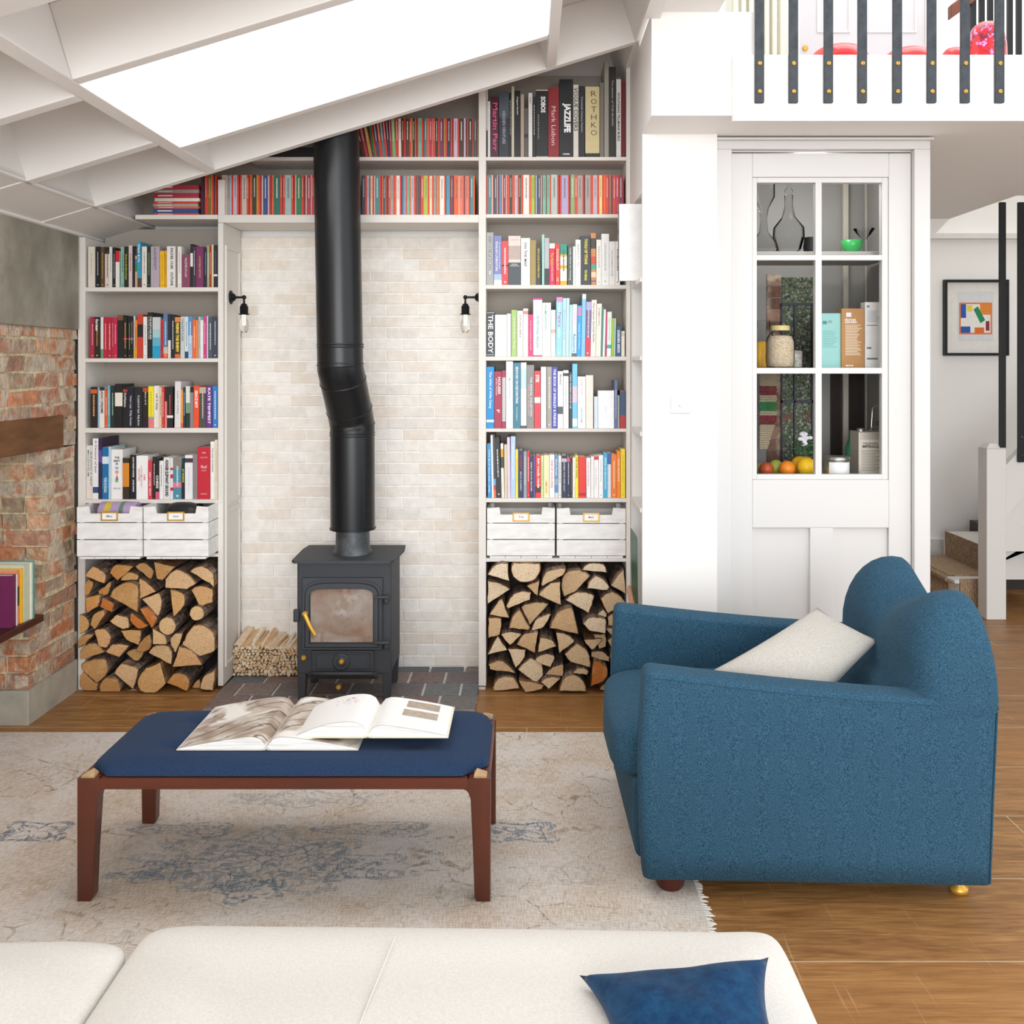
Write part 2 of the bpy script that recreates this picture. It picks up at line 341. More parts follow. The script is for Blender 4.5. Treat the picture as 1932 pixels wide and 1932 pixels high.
# pier end courses facing the room
r=0; z=.145
while z<1.17:
    yf=pier_front(z+.03); x=XL-.008; 
    while x>XL-.45:
        w=.11 if R.random()<.4 else .2
        if r%2 and x==XL-.008: w=.10
        q=lambda:R.uniform(-.004,.004)
        m.hexa([(x-w+.01,yf+.06,z+.005),(x-w+.01+q(),yf+q(),z+.005),(x+q(),yf+q(),z+.005+q()),(x,yf+.06,z+.005),(x-w+.01,yf+.06,z+.069),(x-w+.01+q(),yf+q(),z+.069+q()),(x+q(),yf+q(),z+.069),(x,yf+.06,z+.069)],H(R.choice(BR)))
        x-=w
    z+=.074; r+=1
mort=H('E6D6B2')
poly=[(4.225,.145),(4.225,.39),(4.395,.71),(4.395,1.18),(FY,1.18),(FY,.145)]
m.prism(poly,'x',XL-.45,XL-.016,mort); m.box(XL-.099,XL-.016,2.6,FY,1.30,1.73,mort); m.box(XL-.099,XL-.016,4.52,FY,1.17,1.32,mort)
w=struct(m.build('wall_chimney',BRICKR),'weathered red brick chimney breast','wall')
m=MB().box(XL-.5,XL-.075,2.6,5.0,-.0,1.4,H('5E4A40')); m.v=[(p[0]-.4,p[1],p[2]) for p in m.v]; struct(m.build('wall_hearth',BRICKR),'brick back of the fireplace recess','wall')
m=MB().prism([(XL-.4,4.2),(XL,4.2),(XL,4.22),(XL,FY),(XL-.4,FY)],'z',0,.148); struct(m.build('trim_1',PLINTH,bevel=.004),'concrete plinth under the brick pier','plinth')
m=MB().box(XL-.099,XL+.012,2.6,4.645,1.722,2.172); struct(m.build('trim_2',CONC,bevel=.003),'bare concrete slab above the brickwork','concrete slab')
m=MB().box(XL-.09,XL+.004,2.6,4.515,1.172,1.322)
t=tag(m.build('timber_lintel',TIMBER,base=True,bevel=.006),'dark old timber lintel set in the brick chimney breast','beam')
# ceiling in slope coordinates
TH=math.atan(.305); CS,SN=math.cos(TH),math.sin(TH)
def sl(s_,Y,n): return (XL+s_*CS-n*SN,Y,2.17+s_*SN+n*CS)
def s_of(x): return (x-XL)/CS
def sbox(mb,s0,s1,Y0,Y1,n0,n1):
    return mb.hexa([sl(s0,Y0,n0),sl(s1,Y0,n0),sl(s1,Y1,n0),sl(s0,Y1,n0),sl(s0,Y0,n1),sl(s1,Y0,n1),sl(s1,Y1,n1),sl(s0,Y1,n1)])
SE=s_of(.50); sA0,sA1=s_of(-1.4155),s_of(-1.367); sB0,sB1=s_of(.083),s_of(.128); sC=s_of(-1.893)
D=.24; mb=MB()
YT=5.0; YF=-3.0
sbox(mb,-.1,sA0,YF,YT,D,D+.03); sbox(mb,sB1,SE,YF,YT,D,D+.03); sbox(mb,sA0,sB1,3.86,YT,D,D+.03); sbox(mb,sA0,sB1,YF,2.96,D,D+.03)
ce=struct(mb.build('ceiling',CEIL),'white sloping coffered ceiling','ceiling')
def cpart(name,args): 
    q=MB(); sbox(q,*args); return q.build(name,CEIL,ce,bevel=.004)
cpart('purlin',(sA0,sA1,YF,4.27,0,D)); cpart('purlin',(sB0,sB1,YF,4.27,0,D)); cpart('purlin',(SE-.03,SE,YF,YT,-.0,D))
cpart('soffit_board',(-.1,sC,YF,YT,.004,.03)); cpart('end_board',(sC-.02,sC,YF,YT,.0,D)); cpart('wall_plate',(-.01,.025,YF,YT,-.006,.02))
cpart('rafter',(-.01,SE,4.27,4.318,0,D))
for a,b in ((3.685,3.745),(3.05,3.108),(2.42,2.478),(1.7,1.76)): cpart('rafter',(-.0,sA0,a,b,0,D))
for a,b in ((2.925,2.98),(3.838,3.885),(2.3,2.447),(1.6,1.66)): cpart('rafter',(sA1,sB0,a,b,0,D))
for a,b in ((3.3,3.36),(2.3,2.36)): cpart('rafter',(sB1,SE,a,b,0,D))
SKY=mat('skylight_diffuser','FFFFFF',.5,emit=SKYE)
q=MB(); sbox(q,sA1-.01,sB0+.01,2.97,3.85,.03,.034); struct(q.build('window_1',SKY),'bright white skylight panel in the sloping ceiling','skylight')
# column, loft box, ridge beam
cx1=X(1353,4.187); zc=2.545
m=MB()
m.box(.64,cx1,4.187,4.62,0,zc); m.box(PX,.64,4.187,4.212,0,2.30); m.box(PX,.64,4.6,NY+.02,0,2.30); m.box(PX,.64,4.187,NY+.02,2.30,zc)
m.box(PX,cx1+.1,3.877,4.3,zc,2.957); m.box(PX,.64,4.301,NY+.02,zc,3.4)
struct(m.build('wall_right',WHITE),'white column wall with the light switch','wall')
for v in (533,675,812,950):
    z=Z(v,4.4); m=MB().box(PX-.006,.64,4.212,4.6,z-.012,z+.006); struct(m.build('trim_3',WHITE),'narrow shelf let into the side of the white column','shelf')
m=MB().box(.527,.7595,.6,3.877,2.957,3.35); m.box(PX-.03,.527,.6,3.877,2.93,3.35); struct(m.build('trim_4',WHITE),'white boxed ridge beam','beam')
# loft slab with fascia
m=MB().box(cx1+.1002,2.86,3.8795,7.2,zc,2.76); m.box(2.86,4.0,3.88,5.7,zc,2.76); m.hexa([(2.72,6.6,2.40),(2.86,6.6,2.545),(2.86,7.2,2.545),(2.60,7.2,2.40),(2.72,6.6,2.56),(2.86,6.6,2.56),(2.86,7.2,2.56),(2.60,7.2,2.56)]); struct(m.build('wall_soffit',WHITE),'underside of the loft floor','soffit')
m=MB().box(X(1383,3.85),4.0,3.85,3.879,Z(228,3.85),Z(103,3.85)); struct(m.build('trim_5',WHITE,bevel=.003),'white fascia board along the loft edge','fascia')
# door wall
DY=4.25
def dx(u): return X(u,DY)
def dz(v): return Z(v,DY)
m=MB().box(cx1-.001,dx(1360),DY-.005,4.45,0,zc); m.box(dx(1740),dx(1752)-.001,DY+.01,7.2,0,zc); m.box(cx1,dx(1752),DY+.02,DY+.14,dz(285),zc); struct(m.build('wall_pantry',DOORP),'wall around the pantry door','wall')
m=MB().box(cx1+.0005,dx(1379),DY-.02,DY+.06,0,dz(283)); m.box(dx(1722),dx(1752),DY-.02,DY+.06,0,dz(283)); m.box(cx1+.0005,dx(1752),DY-.0205,DY+.06,dz(283),dz(267)); m.box(cx1+.0005,dx(1757),DY-.035,DY+.06,dz(267),dz(262))
d=struct(m.build('door_1',DOORP,bevel=.003),'white six pane glazed pantry door','door')
m=MB(); y0,y1=DY+.012,DY+.055
m.box(dx(1380),dx(1421),y0,y1,0.01,dz(288)); m.box(dx(1679),dx(1721),y0,y1,0.01,dz(288)); m.box(dx(1421),dx(1679),y0,y1,dz(333),dz(288)); m.box(dx(1421),dx(1679),y0,y1,dz(997),dz(906)); m.box(dx(1421),dx(1679),y0,y1,0.01,dz(1190)); m.box(dx(1530),dx(1574),y0,y1,dz(1190),dz(997)); m.box(dx(1421),dx(1679),y0+.018,y1-.01,dz(1190),dz(997))
m.build('door_leaf',DOORP,d,bevel=.003)
m=MB(); y0-=-.006
m.box(dx(1421.3),dx(1430),y0,y1,dz(905.7),dz(333.3)); m.box(dx(1667),dx(1678.7),y0,y1,dz(905.7),dz(333.3)); m.box(dx(1430),dx(1667),y0,y1,dz(343),dz(333.3)); m.box(dx(1430),dx(1667),y0,y1,dz(905.7),dz(896)); m.box(dx(1541),dx(1553),y0+.0007,y1-.0007,dz(897),dz(342))
for a,b in ((480,490),(694,705)): m.box(dx(1429.5),dx(1667.5),y0+.0013,y1-.0013,dz(b),dz(a))
m.build('glazing_bars',DOORP,d,bevel=.002)
for a,b in ((1430,1541),(1553,1667)):
    for c,e in ((343,480),(490,694),(705,897)):
        MB().box(dx(a),dx(b),y0+.012,y0+.016,dz(e),dz(c)).build('glass_pane',PANE,d)
# switch
c=P(1284,763,4.187); m=MB().box(X(1265,4.187),X(1303,4.187),4.177,4.187,Z(780,4.187),Z(745,4.187))
sw=tag(m.build('light_switch',mat('switch_plastic','DEDEDE',.4),base=True,bevel=.003),'square white light switch on the white column','switch')
MB().lathe([(.008,4.177),(.008,4.166),(.006,4.164)],(c.x,0,c.z-.001),16,'y').build('knob',LABELP,sw)
# outer walls and far stairwell
m=MB().box(4.0,4.1,3.85,8,-.06,5.2); struct(m.build('wall_outer',WHITE),'far right wall','wall')
m=MB().box(dx(1740),4.1,7.2,7.3,-.06,5.2); struct(m.build('wall_stair',WHITE),'pale stairwell wall with the framed print','wall')
m=MB().box(dx(1752),4.0,7.15,7.2,Z(450,7.15),Z(440,7.15)); m.box(dx(1752),4.0,7.185,7.2,.0,.27); struct(m.build('trim_6',GREYP),'ledge and skirting in the stairwell','trim')
m=MB().box(PX+.03,4.1,3.88,8,5.2,5.3); struct(m.build('ceiling_loft',WHITE),'white ceiling above the loft','ceiling')
# loft room
LY=5.25
m=MB().box(cx1,4.0,LY,LY+.1,2.76,5.2); struct(m.build('wall_loft',WHITE),'white loft wall with the panelled door','wall')
def lx(u): return X(u,LY-.03)
def lz(v): return Z(v,LY-.03)
m=MB().box(lx(1478),lx(1508),LY-.04,LY,2.76,4.4); m.box(lx(1745),lx(1760),LY-.04,LY,2.76,4.4); m.box(lx(1478),lx(1760),LY-.04,LY,4.3,4.45)
d2=struct(m.build('door_2',GREYP,bevel=.003),'grey panelled loft door behind the balusters','door')
m=MB().box(lx(1508),lx(1745),LY-.03,LY,2.77,4.3)
m.build('door_leaf',mat('loft_door_grey','C6C4C6',.5),d2,bevel=.002)
m=MB()
for a,b in ((1545,1600),(1638,1745-20)):
    x0,x1=lx(a),lx(b); z0=lz(58); z1=4.2
    for q in ((x0-.012,x0,z0-.012,z1),(x1,x1+.012,z0-.012,z1),(x0,x1,z0-.012,z0),(x0,x1,z1,z1+.012)): m.box(q[0],q[1],LY-.036,LY-.03,q[2],q[3])
m.build('panel_moulding',GREYP,d2,bevel=.003)
k=P(1519,91,LY-.03); MB().lathe([(.016,LY-.03),(.016,LY-.035),(.012,LY-.037)],(k.x,0,k.z),16,'y').build('keyhole',BRASS,d2)
# hearth
m=MB().box(-1.4535,-.233,4.441,FY,0,.012,H('CFCBC6')); m.box(-1.4535,-.20,FY,NY+.02,0,.012,H('CFCBC6'))
m.hexa([(-1.453,4.36,0),(-.233,4.36,0),(-.233,4.44,0),(-1.453,4.44,0),(-1.453,4.36,.012),(-.233,4.36,.012),(-.233,4.44,.012),(-1.453,4.44,.012)],H('8E8A86'))
TC=['787472','7E6C68','6C6E72','887A74','726A6C','727676','826E6A']
row=0; y=4.36-.0
while y<NY:
    x=-1.453-(.0875 if row%2 else .0)
    while x<-.2:
        a,b=max(x+.006,-1.453),min(x+.168,-.21 if y>FY else -.233); 
        if b-a>.01: m.box(a,b,y+.007,min(y+.169,NY+.02),.004,.0175+R.uniform(0,.0015),H(R.choice(TC)))
        x+=.175
    y+=.175; row+=1
struct(m.build('trim_7',SLATE,bevel=.002,seg=1),'slate grey tiled hearth under the stove','hearth')
# niche back: pale bricks
m=MB(); m.box(-1.47,-.20,NY+.006,NY+.019,0,2.2,H('FBF8F3'))
z=.02; r=0; PB=['F2ECE4','F3EDE5','EFE8E0','F5F0EA','ECE2D6','F0E7DC','F2EEE8','EBE5DE']
while z<2.2:
    x=-1.4535-(.0815 if r%2 else 0)+.005
    while x<-.2:
        a,b=max(x+.0025,-1.4535),min(x+.1605,-.2)
        if b-a>.012:
            p=NY+R.uniform(-.0015,.002); q=lambda:R.uniform(-.0012,.0012)
            m.hexa([(a+q(),p,z+.003+q()),(b+q(),p,z+.003+q()),(b,NY+.012,z+.003),(a,NY+.012,z+.003),(a+q(),p,z+.0545+q()),(b+q(),p,z+.0545+q()),(b,NY+.012,z+.0545),(a,NY+.012,z+.0545)],H(R.choice(PB)))
        x+=.163
    z+=.0575; r+=1
struct(m.build('wall_niche',BRICKW,bevel=.002,seg=1),'pale brick wall of the stove niche','wall')
# ---------------------------------------------------------------- bookcases
def fx(u): return X(u,FY)
def fz(v): return Z(v,FY)
LZ={'L1':fz(542),'L2':fz(676),'L3':fz(807.5),'L4':fz(942.5),'R1':fz(537.6),'R2':fz(672.6),'R3':fz(808.7),'R4':fz(940),'LC':.652,'RC':fz(1053.6)}
ZB=fz(405)   # top of the lintel shelf
bl=thing('bookcase','grey white built-in bookcase left of the stove, above the left log stack','bookcase',(-1.8,FY,0))
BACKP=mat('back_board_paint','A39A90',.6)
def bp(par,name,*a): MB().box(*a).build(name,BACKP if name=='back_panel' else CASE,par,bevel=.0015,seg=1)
xl0,xl1,xl2=fx(160.5),fx(411),fx(430.5)
bp(bl,'side_panel',-2.149,xl0,FY,BY,0,2.165); bp(bl,'back_panel',xl0,xl1,BY-.012,BY,0,2.233)
bp(bl,'side_panel',xl1,-1.4545,FY+.0,NY,0.019,2.233)
for k,(a,b) in {'L1':(542,550),'L2':(676,683.3),'L3':(807.5,816.6),'L4':(942.5,949.8)}.items(): bp(bl,'shelf',xl0,xl1,FY,BY-.012,fz(b),fz(a))
bp(bl,'shelf',xl0,xl1,FY,BY-.012,.636,.652)
br=thing('bookcase','white built-in bookcase right of the stove, above the right log stack','bookcase',(.13,FY,0))
xr0,xr1,xr2,xr3=fx(903),fx(917),fx(1181.5),fx(1190)
bp(br,'side_panel',xr0,xr1,FY,NY,0.019,fz(300)+.9); bp(br,'side_panel',xr2,PX-.001,FY-.0,BY,0,3.0); bp(br,'back_panel',xr1,xr2,BY-.012,BY,0,3.0)
for k,(a,b) in {'R1':(537.6,545),'R2':(672.6,680.5),'R3':(808.7,815),'R4':(940,947.8),'RC':(1053.6,1060)}.items(): bp(br,'shelf',xr1,xr2,FY,BY-.012,fz(b),fz(a))
bp(br,'shelf',xr1,xr2,FY,BY-.012,fz(411),fz(404)); ZT=fz(296); bp(br,'shelf',xr1,xr2,FY,BY-.012,fz(302.7),ZT)
bc=thing('bookcase','shelf unit bridging over the stove niche under the sloping ceiling','bookcase',(-.9,FY,2.2))
bp(bc,'shelf',fx(255),xl1-.0004,FY,BY-.012,fz(413.5),ZB); bp(bc,'shelf',xl1+.0004,xr0-.0004,FY,NY-.001,fz(420),ZB); bp(bc,'side_panel',xl1,fx(424),FY,BY,ZB,2.44)
bp(bc,'shelf',fx(470),xr0,FY,BY-.012,fz(303),ZT); bp(bc,'back_panel',-2.0,xr0,BY-.012,BY,ZB+.0005,3.0)
DBK=mat('log_gap_shade','2C2622',.9,var=(12,.3))  # dark sheets behind the logs paint shade into the gaps of the stacks
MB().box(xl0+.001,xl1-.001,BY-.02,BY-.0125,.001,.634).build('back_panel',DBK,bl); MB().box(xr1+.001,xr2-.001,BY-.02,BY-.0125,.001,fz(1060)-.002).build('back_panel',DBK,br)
# panel moulding on the niche reveal
m=MB()
for (a,b,c,e) in ((FY+.03,FY+.045,.10,2.13),(NY-.045,NY-.03,.10,2.13),(FY+.0451,NY-.0451,2.115,2.13),(FY+.0451,NY-.0451,.88,.90),(FY+.0451,NY-.0451,.84,.86),(FY+.0451,NY-.0451,.10,.115)): m.box(-1.4544,-1.447,a,b,c,e)
m.build('panel_moulding',CASE,bl)
# ---------------------------------------------------------------- books
BOOKY=FY+.012
def book(x0,x1,z0,z1,col,opt,label,group,ydepth=None,yf=None):
    yf=yf if yf else BOOKY+R.uniform(-.004,.006)
    h=z1-z0; w=x1-x0; dep=min(ydepth or h*.66,.20); ln=opt.get('l',0)
    cx=(x0+x1)/2
    t=thing('book',label,'book',(cx,yf,z0),group)
    def sh(p):
        k=(p[2]-z0)/h; return (p[0]+ln*k,p[1],p[2])
    m=MB(); b=min(.0025,w*.16); c0=H(col)
    bands=[(0,1,c0)]
    for (a,e,cc) in opt.get('b',()):
        new=[]
        for (p,q,kc) in bands:
            if a>p: new.append((p,min(a,q),kc))
            if e<q: new.append((max(e,p),q,kc))
        new=[n for n in new if n[1]>n[0]+1e-6]; bands=new+[(a,e,H(cc))]
    for a,e,cc in bands: m.box(x0,x1,yf,yf+.003,z0+a*h,z0+e*h,cc)
    m.box(x0,x0+b,yf+.003,yf+dep,z0,z1,c0); m.box(x1-b,x1,yf+.003,yf+dep,z0,z1,c0)
    if 'dash' in opt:
        s=opt['dash']; cc=H(s); zz=z1-h*R.uniform(.1,.2); e=z0+h*R.uniform(.2,.4); ww=w*R.uniform(.16,.26)
        while zz>e:
            l=h*R.uniform(.015,.05); o=R.choice((0,0,.0)); m.box(cx-ww/2,cx+ww/2,yf-.0003,yf,zz-l,zz,cc); zz-=l+h*.012
        if R.random()<.6: m.box(cx-w*.14,cx+w*.14,yf-.0003,yf,z0+h*.05,z0+h*.05+w*.25,cc)
    m.v=[sh(p) for p in m.v]; m.build('cover',COVER,t)
    p=MB().box(x0+b,x1-b,yf+.004,yf+dep-.004,z0+.001,z1-(.003 if opt.get('hc') else .0006)); p.v=[sh(q) for q in p.v]; p.build('page_block',PAPER,t)
    for tx in opt.get('t',()):
        txt,tc,pos,ln_,hh,mode=tx[:6]; off=tx[6] if len(tx)>6 else 0
        zc_=z0+pos*h
        lettering(t,txt,tc,cx+off*w+ln*pos,zc_,yf-.0006,ln_*h if mode=='down' else ln_*w,hh*w if mode=='down' else hh*h,mode,tx[7] if len(tx)>7 else .015)
    return t
DK='EDEDED'; 
def T(txt,col,pos=.55,ln=.7,hh=.45,mode='down',off=0,bold=.015): return (txt,col,pos,ln,hh,mode,off,bold)
SHELVES={}
# (zoom left, zoom right, zoom top, colour, options)
SHELVES['L1']=(130,400,320/1932,855,[
(222,299,393,'E0D8CC',{'dash':'C9B98A'}),(302,351,390,'1E1E22',{'dash':'CCCCCC'}),(356,404,395,'5A452E',{'dash':'C9A050'}),(407,462,395,'DDD2C8',{'b':[(.83,1,'222222')],'dash':'555555'}),(464,494,395,'E4DED6',{'dash':'888888'}),(496,532,400,'1C1C20',{'dash':'BBBBBB'}),(535,577,438,'E8E6E2',{'b':[(.69,1,'C8202B')]}),(588,631,392,'86B9A5',{'dash':'33584C'}),(633,681,392,'20231F',{'t':[T('Down at the End of Lane','D8D040',.5,.62,.4)]}),(683,724,378,'D8C3BC',{'dash':'8A6A66'}),(727,752,388,'262224',{}),(754,783,405,'C8B090',{'b':[(.4,.6,'3C8C4C'),(.6,.72,'2A84C8'),(.8,1,'333333')]}),(785,830,335,'3E94B4',{'l':-.003,'t':[T('Water & Me','EEF4F6',.75,.4,.5)],'b':[(0,.2,'5A3A34')]}),(832,889,390,'E5E0D8',{'dash':'8A8A88'}),(891,932,390,'222622',{'dash':'9CBF6A'}),(934,1034,390,'B2A6B0',{'t':[T('ALAN BENNETT','6A5A78',.7,.55,.3)]}),(1037,1084,440,'F2B90F',{'l':-.001,'dash':'B07A10'}),(1086,1114,435,'DDA312',{'dash':'7A5210'}),(1116,1214,387,'EAE6E2',{'t':[T('RACHEL CUSK   OUTLINE','26262A',.5,.92,.3,'down',.08,.03)]}),(1216,1236,395,'8A7A70',{}),(1238,1283,390,'E8E6E2',{'dash':'AAAAAA'}),(1285,1377,478,'86465C',{'b':[(.25,.9,'86465C')],'t':[T('THE LETTERS OF A LADY','E8D8D8',.6,.6,.25)]}),(1379,1411,360,'1E1E20',{'b':[(.48,.79,'EDEBE8')]}),(1413,1447,385,'3A3440',{'dash':'CFC8D0'}),(1449,1534,390,'7A2D5E',{'t':[T('A SUITABLE HISTORY','D0A850',.5,.55,.25)]}),(1536,1569,400,'20242E',{'dash':'6FA8D0'}),(1571,1596,375,'9DB27C',{'dash':'EEF0E8'}),(1598,1624,380,'A8202A',{'dash':'E8B0A0'}),(1626,1649,370,'D8C89A',{}),(1651,1694,375,'202022',{'b':[(.26,.31,'EEE6E0')],'dash':'4A5A78'})])
SHELVES['L2']=(130,400,320/1932,1663,[
(245,291,1192,'B82540',{'dash':'E8B8BC'}),(293,356,1195,'2A2322',{'t':[T('forster','F0EDEA',.8,.3,.55,'down',0,.03)],'dash':'D8A050'}),(358,389,1195,'E8E2D8',{'b':[(0,.22,'6E9B72')]}),(391,436,1195,'B82540',{'dash':'E8B8BC'}),(438,486,1197,'B4203A',{'dash':'E0C8B0'}),(488,509,1197,'B82540',{'dash':'E8B8BC'}),(511,554,1197,'C0264B',{'dash':'E8B8BC'}),(556,621,1172,'1E1C1E',{'b':[(.88,1,'7A5030')]}),(623,664,1185,'1C1A1E',{'b':[(.44,.48,'D02A5A')],'dash':'E8B030'}),(666,704,1185,'1C1A1E',{'b':[(.44,.48,'D02A5A')],'dash':'88C040'}),(706,730,1185,'1C1A1E',{'b':[(.44,.48,'3AA8C8')],'dash':'C88AC0'}),(732,750,1182,'CFD4DA',{'b':[(0,.2,'E8D040')]}),(752,779,1230,'E8902F',{'dash':'8A3A20'}),(781,841,1162,'C8402F',{'b':[(.48,.77,'241C1E')]}),(843,887,1190,'E9E6E2',{'dash':'888888'}),(889,949,1140,'1F2022',{'t':[T('THE FORT DAD BAD','F2F0EE',.66,.5,.28,'down',.15,.035),T('A NOVEL BY WALKER','C8C8C8',.66,.5,.2,'down',-.2)]}),(951,1043,1195,'7FB6C4',{'b':[(.7,1,'C5CDCB'),(.5,.7,'A4C8CC'),(.3,.5,'5FB0C8'),(0,.3,'1C9CC4')],'hc':1}),(1045,1077,1222,'C2303A',{'dash':'2A1A1A'}),(1079,1127,1155,'5E7AA0',{'b':[(0,.1,'E0602A'),(.1,.25,'C8BCAA')],'dash':'D0D8E0'}),(1129,1159,1165,'262B3A',{'b':[(0,.41,'E6DED8')]}),(1161,1206,1178,'1E1E20',{'dash':'D8D8D8'}),(1208,1266,1195,'3A3020',{'b':[(.88,1,'E0883A'),(.0,.1,'D86A30')],'t':[T('FRIEND THE ENEMY','F0D050',.5,.72,.6,'down',0,.05)]}),(1268,1317,1190,'C9CDCB',{'t':[T('CONCRETE ISLAND','50565A',.68,.55,.45)]}),(1319,1357,1190,'D3E0E6',{'b':[(0,.16,'2A4468')],'dash':'5A7A9A'}),(1359,1404,1190,'A8C4DE',{'b':[(.55,1,'4C8FC8')],'dash':'EEF2F6'}),(1406,1449,1225,'F0692A',{'dash':'F8C8A0'}),(1451,1470,1230,'F08A4A',{}),(1472,1500,1190,'B9C0BC',{'dash':'7A8480'}),(1502,1533,1192,'E8ECEC',{'b':[(.92,1,'4CB0A8')]}),(1535,1567,1182,'D8387E',{'dash':'F2C8DC'}),(1569,1584,1182,'BCDCE8',{}),(1586,1631,1190,'4A5258',{'dash':'D0D4D6'}),(1633,1694,1190,'363C4C',{'dash':'B0B8C8'})])
SHELVES['L3']=(130,680,320/1932,767,[
(252,324,303,'2A2523',{'b':[(.84,.94,'D2622E')],'dash':'E0A070'}),(326,346,305,'A8C0CC',{}),(348,404,305,'E9E6E2',{'b':[(.92,1,'2A2A2E')],'t':[T('RADIO DREAMS','2A2A2E',.65,.6,.55,'down',0,.03)]}),(406,441,342,'E2602A',{'dash':'F6D0B0'}),(443,474,285,'6EA3AE',{'dash':'D8EAEA'}),(476,524,290,'22302C',{'dash':'A8C8B8'}),(526,611,268,'1C1C1E',{'b':[(.49,.8,'E8E2D0')]}),(613,666,303,'1E1C1E',{'t':[T('DoNation','E8E4E0',.68,.35,.5)],'b':[(.88,.94,'C84030')]}),(668,744,303,'1C1F28',{'t':[T('Vesto Lupi  Philip Roman','C8CCD8',.42,.74,.4)]}),(746,837,303,'202226',{'t':[T('Dr Jekyll & Mr Hyde  Philip Brown','D8D8D4',.42,.74,.34)]}),(839,901,303,'221E1E',{'b':[(.88,.98,'B84A2A')],'t':[T('Story of O','EDE6DC',.72,.32,.35)]}),(903,963,295,'F0E22F',{'l':-.0,'b':[(0,.22,'E87A84'),(.22,.26,'6AB0D0')],'dash':'C8A820'}),(965,1028,290,'EDE5DC',{'t':[T('call it sleep','3A3230',.62,.4,.5)]}),(1030,1059,310,'E0C8A0',{'dash':'8A6A4A'}),(1061,1089,302,'D63A45',{'dash':'F8D8D8'}),(1091,1116,305,'E89484',{'b':[(.65,1,'2A2424')]}),(1118,1186,300,'1F1C1E',{'b':[(.24,.3,'F0ECEA')],'dash':'D84A3A'}),(1200,1268,240,'E3DDDF',{'l':.002,'t':[T('a year of reading','7A7A80',.55,.5,.3)]}),(1270,1298,335,'F2A03A',{'b':[(0,.12,'F26522')]}),(1300,1326,308,'26304A',{'dash':'C8D0E0'}),(1328,1378,295,'DCE2D4',{'b':[(0,.35,'23302A'),(.35,.6,'7A9A7C')]}),(1380,1418,300,'8C8484',{'b':[(.86,1,'222024')]}),(1420,1482,290,'E8502D',{'l':.002,'t':[T('GRACE BOY','F8F4F0',.68,.42,.55,'down',0,.03)]}),(1484,1560,305,'4A4A46',{'b':[(.85,1,'B8B0A0')],'dash':'D8CFB8'}),(1564,1630,290,'6A2C86',{'l':.001,'t':[T('KATE TEMPEST','F0E8F4',.52,.86,.45,'down',0,.03)]}),(1634,1690,290,'2C80C8',{'dash':'D8E8F4'})])
